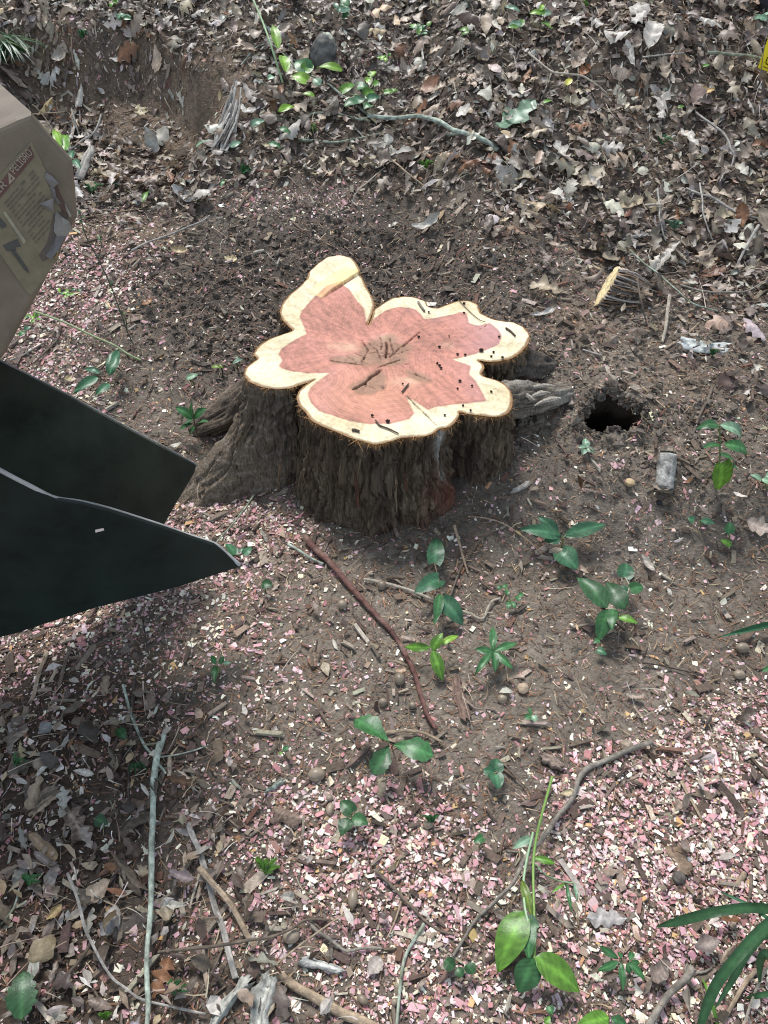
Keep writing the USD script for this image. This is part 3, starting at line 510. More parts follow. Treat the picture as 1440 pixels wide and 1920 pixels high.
# roots
def root(pts, name='root', tint=(.12, .095, .07), seed=0, sides=56, flat=1.0, peel_=False, lines_=False):
    """pts: (px, py, height of the centre, radius)"""
    c = np.vstack([at_z(np.array([a]), np.array([b]), hz) for a, b, hz, r in pts]); r = [q[3] for q in pts]
    cc = catmull(np.c_[c, r], 60); v, f = tube(cc[:, :3], cc[:, 3], sides, 0, flat=flat); nc = len(v)
    mm = trimesh.Trimesh(v, f, process=False); nn_ = mm.vertex_normals
    a = np.r_[np.tile(np.arange(sides) / sides * 2 * np.pi, 60), 0, 0]; l = np.r_[np.repeat(np.arange(60), sides), 0, 59] / 60
    q = np.stack([np.cos(a) * 2, np.sin(a) * 2, l * 3 + seed], 1); rg = .6 * (meshkit.fbm(q * [5, 5, 1.2], 4, seed) - 0.5) + .7 * (meshkit.fbm(q * [13, 13, 1.6], 3, seed + 4) - 0.5); lg = meshkit.fbm(q * 0.8, 3, seed + 1) - 0.5
    v = v + nn_ * (0.026 * rg + 0.035 * lg)[:, None] * np.minimum(1, np.r_[np.repeat(cc[:, 3], sides), r[0], r[-1]] / 0.05)[:, None]
    t = np.array(tint)[None] * (0.55 + 1.5 * np.clip(1.6 * rg + 0.32, 0, 1))[:, None]
    if lines_: t = t + np.clip(np.sin(v[:, 2] * 800 + v[:, 0] * 120) * 3 - 2.1, 0, 1)[:, None] * 0.07
    if peel_: t = t + np.clip(6 * lg, 0, 1)[:, None] * (np.array([.30, .27, .23]) - t) * 0.7
    return obj(name, (v, f), 'bark', stump, t, True)
zg = lambda px, py: float(at1(px, py)[2])
root([(440, 850, .02, .05), (400, 895, .0, .045), (365, 925, -.012, .036), (320, 960, -.04, .03)], tint=(.10, .080, .060), seed=3, lines_=True)
root([(500, 712, .17, .05), (455, 752, .12, .046), (415, 782, .075, .040), (370, 806, .02, .04)], tint=(.11, .085, .065), seed=7)
root([(930, 756, .255, .050), (975, 748, .235, .045), (1020, 744, .205, .036), (1056, 739, .165, .030)], tint=(.135, .112, .088), seed=9, peel_=True)
root([(925, 690, .235, .065), (962, 690, .22, .055), (1000, 692, .19, .045), (1035, 694, .14, .04)], tint=(.07, .058, .048), seed=11)
# loose flakes on the right root
for k, (a, b, c, d, w) in enumerate([(962, 728, 1000, 742, 9), (985, 722, 1040, 716, 8), (990, 738, 1030, 728, 10), (1000, 752, 1050, 738, 9)]):
    p0, p1 = at_z(np.array([a, c]), np.array([b, d]), .262); t = np.linspace(0, 1, 6)[:, None]; cc = p0 + (p1 - p0) * t + np.array([0, -0.02, 0]) + np.array([0, 0, 1]) * (0.008 * np.sin(t * 3.1) + [[0]])
    s = np.cross(p1 - p0, [0, -0.5, 1]); s /= np.linalg.norm(s); ww = (w / F * 1.9 / 2 * np.sin(np.linspace(.4, 2.8, 6)) * R.uniform(.6, 1.3, 6))[:, None]
    pv = np.vstack([cc + s * ww, cc - s * ww, cc + [0, -.002, .002]]); j = np.arange(5)
    obj('bark_strip', (pv, np.vstack([np.stack([j, 12 + j, 13 + j], 1), np.stack([j, 13 + j, j + 1], 1), np.stack([12 + j, 6 + j, 7 + j], 1), np.stack([12 + j, 7 + j, 13 + j], 1)])), 'bark', stump, [.30, .265, .22])
# ------------------------------------------------------------------ litter: chips, leaves, crumbs, needles
R = np.random.default_rng(404)
HF = 0.0072
def drop(n, dens, x0=-2.6, x1=2.7, y0=0.02, y1=5.0, margin=330, keep_out=0.012):
    """n tries spread over the ground (uniformly), kept with the chance dens(x, y)."""
    x, y = R.uniform(x0, x1, n), R.uniform(y0, y1, n); k = R.random(n) < dens(x, y); x, y = x[k], y[k]
    z = base_h(x, y); a, b, w = project(np.stack([x, y, z], 1)); k = (w > .1) & (a > -margin) & (a < 1440 + margin) & (b > -160) & (b < 1920 + margin)
    k &= HOLE_KEEP(x, y) & ~shapely.contains_xy(PO.buffer(keep_out), x, y); return x[k], y[k]
HOLE_KEEP = lambda x, y: np.hypot(x - HOLE_C[0], y - HOLE_C[1]) > HOLE_L * .95
def frames(n, tilt, yaw=None):
    """Random orthonormal frames: yaw about z, then a tilt about a random level axis."""
    yaw = R.uniform(0, 2 * np.pi, n) if yaw is None else yaw
    ex = np.stack([np.cos(yaw), np.sin(yaw), 0 * yaw], 1); ey = np.stack([-np.sin(yaw), np.cos(yaw), 0 * yaw], 1); ez = np.tile([0, 0, 1.0], (n, 1))
    p = R.uniform(0, 2 * np.pi, n); k = np.stack([np.cos(p), np.sin(p), 0 * p], 1); a = tilt[:, None]
    rot = lambda v: v * np.cos(a) + np.cross(k, v) * np.sin(a) + k * (k * v).sum(1, keepdims=True) * (1 - np.cos(a))
    return rot(ex), rot(ey), rot(ez)
def slope_lean(x, y, fr):
    e = 0.03; gx_, gy_ = (base_h(x + e, y) - base_h(x - e, y)) / (2 * e), (base_h(x, y + e) - base_h(x, y - e)) / (2 * e)
    def f(v): v = v.copy(); v[:, 2] += gx_ * v[:, 0] + gy_ * v[:, 1]; return v / np.linalg.norm(v, axis=1, keepdims=True)
    return tuple(f(v) for v in fr[:2]) + (fr[2],)
CUBE = np.array([[-1, -1, -1], [1, -1, -1], [1, 1, -1], [-1, 1, -1], [-1, -1, 1], [1, -1, 1], [1, 1, 1], [-1, 1, 1]], float)
CUBEF = np.array([[4, 5, 6], [4, 6, 7], [0, 1, 5], [0, 5, 4], [1, 2, 6], [1, 6, 5], [2, 3, 7], [2, 7, 6], [3, 0, 4], [3, 4, 7], [0, 2, 1], [0, 3, 2]])
OCT = np.array([[1, 0, 0], [-1, 0, 0], [0, 1, 0], [0, -1, 0], [0, 0, 1], [0, 0, -1]], float); OCTF = np.array([[0, 2, 4], [2, 1, 4], [1, 3, 4], [3, 0, 4], [2, 0, 5], [1, 2, 5], [3, 1, 5], [0, 3, 5]])
def solids(tmpl, faces, pos, fr, sx, sy, sz, jit):
    n = len(pos); t = tmpl[None] * (1 + R.normal(0, jit, (n, len(tmpl), 3))); t = t * np.stack([sx, sy, sz], 1)[:, None]
    v = pos[:, None] + t[..., :1] * fr[0][:, None] + t[..., 1:2] * fr[1][:, None] + t[..., 2:] * fr[2][:, None]
    return v, faces
def merged(v, faces): n, k = v.shape[:2]; return v.reshape(-1, 3), (np.arange(n)[:, None, None] * k + faces).reshape(-1, 3)
def pick(cols, w, n, var=0.18):
    c = np.array(cols)[R.choice(len(cols), n, p=np.array(w) / sum(w))]; return np.clip(c * (1 + R.normal(0, var, (n, 1))) * (1 + R.normal(0, 0.04, (n, 3))), 0.008, 0.88)
def biggest(pos, size, n, edge=0, top=0):
    a, b, w = project(pos); s = size / w; s[(a < edge) | (a > 1440 - edge) | (b < top) | (b > 1920 - edge)] = 0; return np.argsort(-s)[:n]

MARKS = [((731, 1395), 'oak seedling'), ((822, 1100), 'heart-leaved greenbrier shoot'), ((810, 1220), 'bright yellow-green seedling'), ((925, 1222), 'star-leaved seedling'), ((1140, 1140), 'arrow-leaved greenbrier clump'), ((1053, 1000), 'long-leaved greenbrier'), ((1243, 895), 'short grey log'), ((1350, 860), 'upright greenbrier by the hole'),
    ((1320, 650), 'white bark slab'), ((1155, 545), 'splintered root piece'), ((1135, 780), 'hole in the soil'), ((927, 1450), 'round-leaved seedling'), ((1090, 1450), 'bend of the long grey branch'), ((900, 1728), 'lower end of the long grey branch'), ((985, 1780), 'trailing vine'), ((1162, 1802), 'starry seedling on chips'), ((1400, 1760), 'strap-leaved plant'),
    ((657, 1535), 'three-leaved dark sprout'), ((662, 1687), 'long striped acorn'), ((548, 1757), 'big round acorn'), ((600, 1870), 'stout pale branch'), ((498, 1640), 'cedar sprig on chips'), ((280, 1650), 'lichen-spotted stick'), ((180, 1790), 'curved pale twig'), ((400, 1680), 'weathered split stick'), ((45, 1870), 'toothed dark leaf'), ((594, 1456), 'large dark acorn'), ((240, 1420), 'dark straight stick'), ((405, 1245), 'thin-leaved sprout'),
    ((448, 1035), 'tip of the black flap'), ((640, 1080), 'red-brown root stick'), ((180, 1180), 'lower edge of the black flap'), ((1390, 1195), 'grass blade at the right edge'), ((1275, 1610), 'curled bark flake'), ((1300, 1500), 'rotten straw-coloured stick'), ((1132, 1722), 'grey veined leaf'), ((770, 1860), 'slender grey-green stick'), ((855, 1810), 'three dark round leaves'), ((735, 1700), 'dark curved twig on chips'),
    ((1430, 110), 'yellow flag'), ((850, 240), 'fallen lichen branch'), ((970, 215), 'big green oak leaf'), ((715, 285), 'pale upright oak leaf'), ((800, 415), 'twisted pale leaf'), ((1020, 538), 'tan lobed leaf'), ((1090, 145), 'curved pale stick on the slope'), ((1350, 260), 'arched pale twig'), ((1240, 400), 'crooked pale twig'), ((1360, 385), 'slanting grey twig'), ((1240, 540), 'long thin brown twig'), ((790, 55), 'leafy rosette on the slope'), ((640, 20), 'broad leaves at the top edge'),
    ((1016, 30), 'lime leaf group'), ((560, 130), 'lime-leaved vine'), ((605, 112), 'grey stone'), ((425, 215), 'splintered log'), ((325, 210), 'dug bank wall'), ((225, 30), 'oval-leaved seedling on the bank'), ((30, 85), 'grass tuft'), ((165, 305), 'flat weathered board'), ((672, 185), 'rounded green leaf cluster'), ((1062, 150), 'small yellow leaf'), ((1300, 480), 'curved pale stick at the right'), ((1430, 15), 'black boot')]
MP = np.array([m[0] for m in MARKS], float)
def whereabouts(p):
    a, b, _ = project(p); d = np.array([a, b]) - MP; k = int(np.argmin(np.hypot(d[:, 0], d[:, 1] * 1.25))); dx, dy = d[k]
    return (('left of' if dx < 0 else 'right of') if abs(dx) > abs(dy) * 1.1 else ('above' if dy < 0 else 'below')) + ' the ' + MARKS[k][1]
# crumbs of earth
x, y = drop(260000, lambda x, y: 0.05 + 0.55 * look(LOOSE, x, y) * (0.2 + 1.2 * np.clip(fb(x, y, 7, 2, 88) + .5, 0, 1)))
n = len(x); s = R.gamma(1.6, .0016, n) + .0012; s = np.minimum(s, .012) * (0.8 + 0.5 * look(LOOSE, x, y))
v, f = solids(OCT, OCTF, np.stack([x, y, height(x, y) + s * .35], 1), frames(n, R.uniform(0, 1.5, n)), s * R.uniform(.8, 1.6, n), s, s * R.uniform(.5, 1, n), .22)
t = soil_tint(x, y) * R.uniform(.55, 1.5, (n, 1)); nc_crumb = n
obj('soil_crumbs', merged(v, f), 'crumb', None, np.repeat(t, 6, 0), kind='stuff', label='loose dark crumbs of dug soil lying round the stump and the hole', category='soil crumbs')

# clods heaped round the mouth of the burrow
n = 420; a_ = R.integers(0, 48, n); rr_ = R.normal(1.07, .12, n); rr_ = np.where(rr_ < .93, 1.1, rr_); q = HOLE_C[:2] + (rim_[a_] - HOLE_C[:2]) * rr_[:, None] + R.normal(0, .004, (n, 2)); s = np.minimum(R.gamma(2.5, .0016, n) + .0016, .011)
v, f = solids(OCT, OCTF, np.c_[q, height(q[:, 0], q[:, 1]) + s * .3 + np.where(rr_ < 1, .008, 0)], frames(n, R.uniform(0, 1.5, n)), s * R.uniform(.8, 1.5, n), s, s * R.uniform(.6, 1, n), .22)
obj('soil_clods', merged(v, f), 'crumb', None, np.repeat(np.array([.095, .078, .063]) * R.uniform(.5, 1.5, (n, 1)), 6, 0), kind='stuff', label='crumbly clods of earth heaped round the mouth of the hole', category='soil crumbs')
# needles and bark fibres
x, y = drop(360000, lambda x, y: np.clip(0.42 - 0.12 * look(LEAVES, x, y) + .20 * look(CHIPS, x, y), 0.03, 1) * np.clip(0.4 + 1.6 * (fb(x, y, 5, 2, 87) + .5), 0, 1), y1=3.6)
n = len(x); fr = frames(n, R.normal(0, .22, n)); L = R.gamma(3, .0065, n)
v, f = ribbons(np.stack([x, y, height(x, y) + R.uniform(.0005, .006, n)], 1), fr[0], L, R.uniform(.0005, .0014, n), fr[1] * (L * R.normal(0, .25, n))[:, None], 3)
t = pick([(.17, .085, .045), (.11, .07, .048), (.30, .21, .13), (.06, .042, .033), (.45, .36, .25), (.26, .13, .07)], [4, 4, 2.5, 3, .7, 2], n)
obj('needle_litter', (v, f), 'needle', None, np.repeat(t, 6, 0), kind='stuff', label='fine brown needles and bark fibres strewn over the ground', category='needles')

# leaf stalks and thin stems caught in the litter
x, y = drop(30000, lambda x, y: np.clip(look(LEAVES, x, y), 0, 1) * .30 + .015, y1=4.8); n = len(x); fr = slope_lean(x, y, frames(n, R.normal(0, .35, n))); L = R.gamma(3, .014, n)
v, f = ribbons(np.stack([x, y, height(x, y, False) + R.uniform(.012, .05, n)], 1), fr[0], L, R.uniform(.0006, .0014, n), fr[1] * (L * R.normal(0, .25, n))[:, None] - [0, 0, .012], 4)
t = pick([(.40, .33, .25), (.24, .18, .13), (.14, .095, .07), (.46, .42, .36)], [3, 3, 2, 2], n)
obj('leaf_stalks', (v, f), 'needle', None, np.repeat(t, 8, 0), kind='stuff', label='thin pale stalks and stems caught among the dead leaves', category='stalks')
# twig bits and bark bits
x, y = drop(70000, lambda x, y: np.clip(.14 + .40 * look(LEAVES, x, y) + .25 * look(CHIPS, x, y), 0, 1), y1=4.6)
n = len(x); L = np.minimum(R.gamma(2.0, .0040, n) + .003, .03); w = np.minimum(L * R.uniform(.05, .20, n), .0035) + .0004; flat_ = R.random(n) < .4
t = pick([(.14, .10, .075), (.08, .055, .042), (.24, .19, .145), (.14, .075, .052), (.33, .28, .22)], [4, 4, 3, .8, 1.6], n)
v, f = solids(CUBE, CUBEF, np.stack([x, y, height(x, y) + w + R.uniform(0, .006, n)], 1), slope_lean(x, y, frames(n, R.normal(0, .18, n))), L, np.where(flat_, w * 2.2, w), np.where(flat_, .0007, w), .16)
obj('twig_litter', merged(v, f), 'stick', None, np.repeat(t, 8, 0), kind='stuff', label='small brown bits of twig and bark among the litter', category='twig bits')

# wood chips
x, y = drop(900000, lambda x, y: 1.4 * np.clip(look(CHIPS, x, y) * (0.25 + 1.5 * np.clip(fb(x, y, 6, 3, 97) + .5, 0, 1) ** 1.3), 0, 1) * np.clip(1.25 - .18 * y, 0.35, 1) * .66, x0=-1.6, x1=1.7, y1=3.9)
n = len(x); s = np.clip(R.lognormal(math.log(.00205), .50, n), .0008, .0085); asp = R.uniform(.45, 1.0, n)
v, f = solids(CUBE, CUBEF, np.stack([x, y, height(x, y) + R.uniform(.0005, .008, n) * np.clip(look(CHIPS, x, y) * 1.3, .3, 1)], 1), slope_lean(x, y, frames(n, np.abs(R.normal(0, .34, n)))), s * R.choice([1, 1, 1, 1.9], n), s * asp, np.maximum(s * .10, .00035), .22)
t = pick([(.55, .315, .325), (.44, .215, .215), (.62, .45, .45), (.76, .70, .58), (.68, .57, .42), (.50, .31, .15), (.30, .16, .13), (.13, .095, .075), (.27, .205, .155)], [4.0, 2.4, 2.8, 3.4, 1.3, .5, 1.2, 2.2, 1.8], n, .12)
pos = v.mean(1); hero = biggest(pos, s, 300); rest = np.setdiff1d(np.arange(n), hero); fl = rest[s[rest] < .0023]; rest = rest[s[rest] >= .0023]
flake = v[fl][:, [4, 5, 6, 7]]; flake = np.concatenate([flake, (flake[:, [0, 3]] + flake[:, [1, 2]]) / 2 + R.normal(0, .0005, (len(fl), 2, 3))], 1)     # the finest are bent flakes
bits = [merged(v[rest], f), merged(flake, np.array([[0, 4, 5], [0, 5, 3], [4, 1, 2], [4, 2, 5]]))]
obj('wood_chips', join(bits), 'chip', None, np.vstack([np.repeat(t[rest], 8, 0), np.repeat(t[fl], 6, 0)]), kind='stuff', label='scattered pink and cream wood chips covering the ground', category='wood chips')
for k in hero:
    pink = t[k, 0] > 1.6 * t[k, 1]; dark = t[k].max() < .3
    c, g = ('brown', 'small brown chips of wood and bark') if dark else ('pink', 'pink heartwood chips') if pink else ('cream', 'cream sapwood chips')
    o = obj('wood_chip', (v[k], f), 'chip', None, t[k]); tag(o, f"{'long ' if False else ''}{c} wood chip lying {whereabouts(pos[k])}", 'wood chip', g + ' on the ground')

# dead leaves
def leaf_batch(pos, fr, L, W, ns, nc, lobes, depth, shape, rl, rw, wr, rag=0.0):
    """Leaves as bent lobed sheets. rl, rw: curl radii along and across (signed); wr: wrinkle height."""
    n = len(pos); u = np.linspace(0, 1, ns)[None, :, None]; s = np.linspace(-1, 1, nc)[None, None, :]
    c = lambda a: np.asarray(a)[:, None, None]
    env = np.sin(np.pi * np.clip(u, .0, 1) ** c(shape)) ** .8 + .04
    ph = R.uniform(0, 2 * np.pi, (n, 1, 2))[..., None, :]
    wave = lambda side: .5 + .5 * np.cos(2 * np.pi * u * c(lobes) + ph[..., side])
    wl, wrt = (1 - c(depth) * wave(0) ** 1.5), (1 - c(depth) * wave(1) ** 1.5)
    wd = env * np.where(s < 0, wl, wrt); wd = wd * (1 + rag * R.normal(0, 1, (n, ns, 1)))
    X = (u - .5) * c(L) + np.abs(s) * c(L) * .05 * wd; Yv = s * wd * c(W) * .5
    fold = R.normal(0, 1, (n, 1, 1)) * .0
    zz = R.normal(0, 1, (n, ns, nc)); zz = gaussian_filter(zz, (0, 1.0, .8)) * 1.8 * c(wr)
    a = Yv / c(rw); y2 = c(rw) * np.sin(a); z2 = c(rw) * (1 - np.cos(a)) + zz
    b = X / c(rl); x2 = (c(rl) - z2) * np.sin(b); z3 = c(rl) - (c(rl) - z2) * np.cos(b)
    p = np.stack([x2, y2, z3], -1).reshape(n, ns * nc, 3); p = p - p.mean(1, keepdims=True)
    v = pos[:, None] + p[..., :1] * fr[0][:, None] + p[..., 1:2] * fr[1][:, None] + p[..., 2:] * fr[2][:, None]
    i, j = np.meshgrid(np.arange(ns - 1), np.arange(nc - 1), indexing='ij'); q = np.stack([i * nc + j, i * nc + j + 1, (i + 1) * nc + j + 1, (i + 1) * nc + j], -1).reshape(-1, 4)
    return v, np.vstack([q[:, [0, 1, 2]], q[:, [0, 2, 3]]])
LEAFC = [(.20, .155, .120), (.30, .23, .165), (.085, .058, .042), (.43, .385, .330), (.19, .088, .042), (.125, .092, .072), (.40, .30, .18)]
LEAFW = [4.2, 4.2, 2.6, 4.2, .7, 2.8, .45]
sgn = lambda n: R.choice([-1, 1], n)
def leaves(x, y, Lmin, Lmax, ns, nc, up, tiltsd, curl=1.0):
    n = len(x); L = R.uniform(Lmin, Lmax, n); W = L * R.uniform(.28, .70, n)
    fr = slope_lean(x, y, frames(n, np.clip(np.abs(R.normal(0, tiltsd, n)), 0, 1.35)))
    pos = np.stack([x, y, height(x, y, False) + R.uniform(*up, n) + .10 * L * np.abs(fr[0][:, 2])], 1)
    oak = R.random(n) < .7
    v, f = leaf_batch(pos, fr, L, W, ns, nc, np.where(oak, R.uniform(2.4, 3.8, n), 1), np.where(oak, R.uniform(.45, .82, n), R.uniform(0, .12, n)), R.uniform(.7, 1.5, n), sgn(n) * L * R.uniform(.35, 2.2, n) / curl, sgn(n) * W * R.uniform(.28, 1.6, n) / curl, L * .032, .10)
    return v, f, L, pos
# fragments
x, y = drop(90000, lambda x, y: np.clip(look(LEAVES, x, y) * 1.0, .02, 1) * .52)
v, f, L, pos = leaves(x, y, .010, .042, 4, 3, (.001, .028), .5)
t = pick(LEAFC, LEAFW, len(x), .25); obj('leaf_fragments', merged(v, f), 'dead_leaf', None, np.repeat(t, 12, 0), kind='stuff', label='crumbled brown leaf fragments filling the litter', category='leaf fragments')
# whole leaves
x, y = drop(26000, lambda x, y: np.clip(look(LEAVES, x, y) - .08, 0, 1) * np.where(y < 1.2, .28, .60), keep_out=.03)
small = R.random(len(x)) < .55
v1, f, L1, p1 = leaves(x[small], y[small], .022, .055, 15, 5, (.003, .036), .55)
v2, _, L2, p2 = leaves(x[~small], y[~small], .052, .105, 15, 5, (.006, .044), .50)
sc = np.where(p2[:, 1] < 1.2, .72, 1.0)[:, None, None]; v2 = p2[:, None] + (v2 - p2[:, None]) * sc - [0, 0, 1.0] * (1 - sc) * .02
v, pos = np.concatenate([v1, v2]), np.vstack([p1, p2]); t = pick(LEAFC, LEAFW, len(v), .22)
clump = np.exp(-((pos[:, 0] - .98) / .26) ** 2 - ((pos[:, 1] - 3.24) / .2) ** 2)[:, None]; t = t + .75 * clump * (np.array([.135, .082, .052]) * R.uniform(.6, 1.5, (len(t), 1)) - t)
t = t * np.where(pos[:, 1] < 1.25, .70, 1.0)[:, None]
rib = 1 + .16 * (np.tile(np.arange(5), 15) == 2)[None, :, None] - .10 * (np.tile([1, 0, 0, 0, 1], 15))[None, :, None]
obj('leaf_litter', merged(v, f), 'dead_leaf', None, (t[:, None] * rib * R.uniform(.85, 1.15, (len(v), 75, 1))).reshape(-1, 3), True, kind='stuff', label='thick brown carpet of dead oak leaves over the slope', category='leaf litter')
# the topmost leaves, each a thing
x, y = drop(1500, lambda x, y: np.clip(look(LEAVES, x, y) * 1.2 - .18, 0, 1), margin=-14, keep_out=.06, y1=4.2)
x, y = x[:262], y[:262]
big = leaves(x, y, .06, .125, 22, 7, (.014, .046), .38, 1.1)
v, f, L, pos = big; sc = np.where(pos[:, 1] < 1.2, .62, 1.0); gz = height(pos[:, 0], pos[:, 1], False)
cols = R.choice(len(LEAFC), len(x), p=np.array([4, 3.5, 2, 3, .9, 2.5, .5]) / 16.4); names = ['grey-brown', 'tan', 'dark brown', 'pale grey', 'rust-brown', 'brown', 'ochre']
for k in range(len(x)):
    p = pos[k].copy(); vv = p + (v[k] - p) * sc[k]; vv[:, 2] -= (1 - sc[k]) * (p[2] - gz[k])
    ar = np.tile(np.abs(np.linspace(-1, 1, 7)), 22); c = np.array(LEAFC[cols[k]]) * R.uniform(.85, 1.2)
    tt = c[None] * (1.14 - .22 * ar + R.normal(0, .05, 154))[:, None] * (1 + .25 * (ar < .05))[:, None]
    where = 'on the slope behind the stump' if pos[k, 1] > 1.6 else 'near the front of the picture'
    o = obj('dead_leaf', (vv, f), 'dead_leaf', None, np.clip(tt, .01, .8), True)
    tag(o, f'{names[cols[k]]} dead leaf in the litter {whereabouts(p)}', 'leaf', f'{names[cols[k]]} dead leaves {where}')
# ------------------------------------------------------------------ green plants
R = np.random.default_rng(77)
def width_of(kind, u):
    if kind == 'heart': return np.where(u < .22, .62 + .38 * np.sin(np.pi / 2 * u / .22), np.cos(np.pi / 2 * ((u - .22) / .78)) ** .72)
    if kind == 'round': return np.sqrt(np.clip(1 - (2 * u - 1) ** 2, 0, 1)) + .02
    if kind == 'lance': return np.sin(np.pi * u ** .85) ** .9
    if kind == 'obovate': return np.sin(np.pi * u ** 1.55) ** .75
    if kind == 'holly': return np.sin(np.pi * u ** .9) ** .6 * (1 - .22 * (np.abs(((u * 5.5) % 1) - .5) * 2) ** 1.5)
    if kind == 'oak': return np.sin(np.pi * np.clip(u, 0, 1) ** 1.15) ** .6 * (1 - .58 * (.5 + .5 * np.cos(2 * np.pi * u * 3.4 + .4)) ** 1.4)
    if kind == 'sprout_oak': return np.sin(np.pi * u ** 1.6) ** .7 * (1 - .12 * (.5 + .5 * np.cos(2 * np.pi * u * 3.0)))
    return np.sin(np.pi * u ** .72) ** .85                                  # ovate
GREEN = {'dark': (.030, .085, .030), 'mid': (.045, .135, .045), 'bright': (.10, .22, .028), 'lime': (.19, .34, .04), 'blue': (.044, .125, .060), 'pale': (.20, .32, .20), 'grey': (.16, .26, .17), 'olive': (.13, .19, .03), 'yellow': (.50, .46, .08)}
def leaf_mesh(b, t, w, kind='ovate', arch=.10, cup=.18, ns=16, nc=7, wav=.03, droop=0.0, nrm=None):
    b, t = np.asarray(b, float), np.asarray(t, float); d = t - b; L = np.linalg.norm(d); d = d / L
    mid = (b + t) / 2; tc = CAM - mid; tc /= np.linalg.norm(tc); n = nrm if nrm is not None else np.array([0, 0, .8]) + tc * .45 + R.normal(0, .16, 3)
    s = np.cross(d, n); s /= np.linalg.norm(s); n = np.cross(s, d)
    u = np.linspace(0, 1, ns); v = np.linspace(-1, 1, nc); U, Vv = np.meshgrid(u, v, indexing='ij')
    W = width_of(kind, u)[:, None] * w / 2 * (1 + .05 * R.normal(size=(ns, nc)) * (np.abs(Vv) > .9) * (kind in ('oak', 'holly', 'sprout_oak')))
    back = (-.12 * L * np.abs(Vv) ** 2 * np.clip(1 - U / .25, 0, 1)) if kind == 'heart' else 0
    h = arch * L * np.sin(np.pi * U) - droop * L * U ** 2 + cup * W * np.abs(Vv) ** 1.5 + wav * L * gaussian_filter(R.normal(0, 1, (ns, nc)), (1.6, 1)) * 1.6
    p = b + (U * L + back)[..., None] * d + (Vv * W)[..., None] * s + h[..., None] * n
    i, j = np.meshgrid(np.arange(ns - 1), np.arange(nc - 1), indexing='ij'); q = np.stack([i * nc + j, i * nc + j + 1, (i + 1) * nc + j + 1, (i + 1) * nc + j], -1).reshape(-1, 4)
    vein = 1 + .55 * (np.abs(Vv) < .1) + .18 * np.cos(U * 44 - np.abs(Vv) * 9) - .12 * np.abs(Vv)
    return p.reshape(-1, 3), q, vein.reshape(-1)
def mean_scale(px, py, p=None):
    q = at1(px, py) if p is None else p; return ((q - CAM) @ FWD) / F
class Plant:
    """Leaves are given by the pixel of their base and tip; a low plant's leaves lie a given height over the ground, an upright one's stand about its stem."""
    def __init__(s, name, label, category, foot, upright=False, h=.04, tint='mid', group=None):
        s.foot = at1(*foot); s.up, s.h, s.tint = upright, h, tint; s.t = thing(name, label, category, group, s.foot); s.n = 0
    def pt(s, q, h=None):
        if s.up: return at_y(np.array([q[0]], float), np.array([q[1]], float), s.foot[1] + R.normal(0, .008))[0]
        return at1(q[0], q[1], s.h if h is None else h)
    def leaf(s, b, t, w, kind='ovate', hb=None, ht=None, tint=None, **k):
        B, T_ = s.pt(b, hb), s.pt(t, ht if ht is not None else (None if hb is None else hb))
        sc = mean_scale(0, 0, (B + T_) / 2); p, q, vein = leaf_mesh(B, T_, w * sc, kind, **k)
        c = np.array(GREEN[tint or s.tint]) * R.uniform(.85, 1.2); tt = c[None] * vein[:, None] * (1 + .07 * R.normal(size=(len(p), 1)))
        obj('leaf', (p, q), 'green_leaf', s.t, np.clip(tt, .005, .8), True); s.n += 1; return s
    def stem(s, pts, w=3, hs=None, tint=(.12, .16, .05)):
        P3 = np.vstack([s.pt(p, None if hs is None else hs[i]) for i, p in enumerate(pts)]); sc = mean_scale(0, 0, P3.mean(0))
        obj('stem', tube(catmull(P3, 5 * len(pts)), w * sc / 2, 6), 'stem', s.t, tint, True); return s
    def foot_stem(s, p, w=3, h=None, tint=(.12, .16, .05)):
        a = s.pt(p, h); b = s.foot - [0, 0, .01]; obj('stem', tube(catmull(np.vstack([a, (a + b) / 2 + [0.004, 0, 0.003], b]), 8), w * mean_scale(0, 0, a) / 2, 6), 'stem', s.t, tint, True); return s

p = Plant('greenbrier_shoot', 'dark greenbrier shoot with four heart-shaped leaves just in front of the stump', 'vine shoot', (826, 1150), h=.05, tint='blue')
p.leaf((815, 1056), (819, 1008), 33, 'heart').leaf((824, 1086), (777, 1112), 35, 'heart').leaf((825, 1114), (814, 1173), 20, 'ovate', tint='mid').leaf((828, 1126), (868, 1172), 38, 'heart', ht=.02, cup=.35).stem([(815, 1056), (822, 1088), (826, 1118), (826, 1150)], 3, [.05, .05, .045, .0], (.10, .07, .04))
p = Plant('bright_seedling', 'bright yellow-green seedling with pointed leaves beside the red-brown root stick', 'seedling', (816, 1222), h=.05, tint='bright')
p.leaf((809, 1214), (758, 1213), 17, 'lance', ht=.03).leaf((811, 1217), (830, 1278), 24, 'lance', ht=.015).leaf((811, 1219), (831, 1186), 21, 'ovate', ht=.07).leaf((828, 1208), (860, 1192), 13, 'ovate', tint='lime').foot_stem((810, 1216))
p = Plant('whorled_seedling', 'seedling with a star of six narrow green leaves, right of the bright seedling', 'seedling', (925, 1226), h=.045, tint='mid')
for t in ((924, 1175), (971, 1206), (963, 1256), (929, 1260), (890, 1266), (890, 1217)): p.leaf((925, 1222), t, 15, 'lance', ht=.04)
p.foot_stem((925, 1222))
p = Plant('clover_sprig', 'tiny clover-like sprig on bare soil right of the greenbrier shoot', 'seedling', (955, 1125), h=.02, tint='pale')
for b, t in (((950, 1103), (944, 1096)), ((951, 1116), (950, 1106)), ((941, 1104), (932, 1100)), ((953, 1128), (953, 1142)), ((958, 1128), (966, 1140)), ((970, 1117), (972, 1127)), ((972, 1118), (982, 1114))): p.leaf(b, t, 10, 'round', tint='mid')
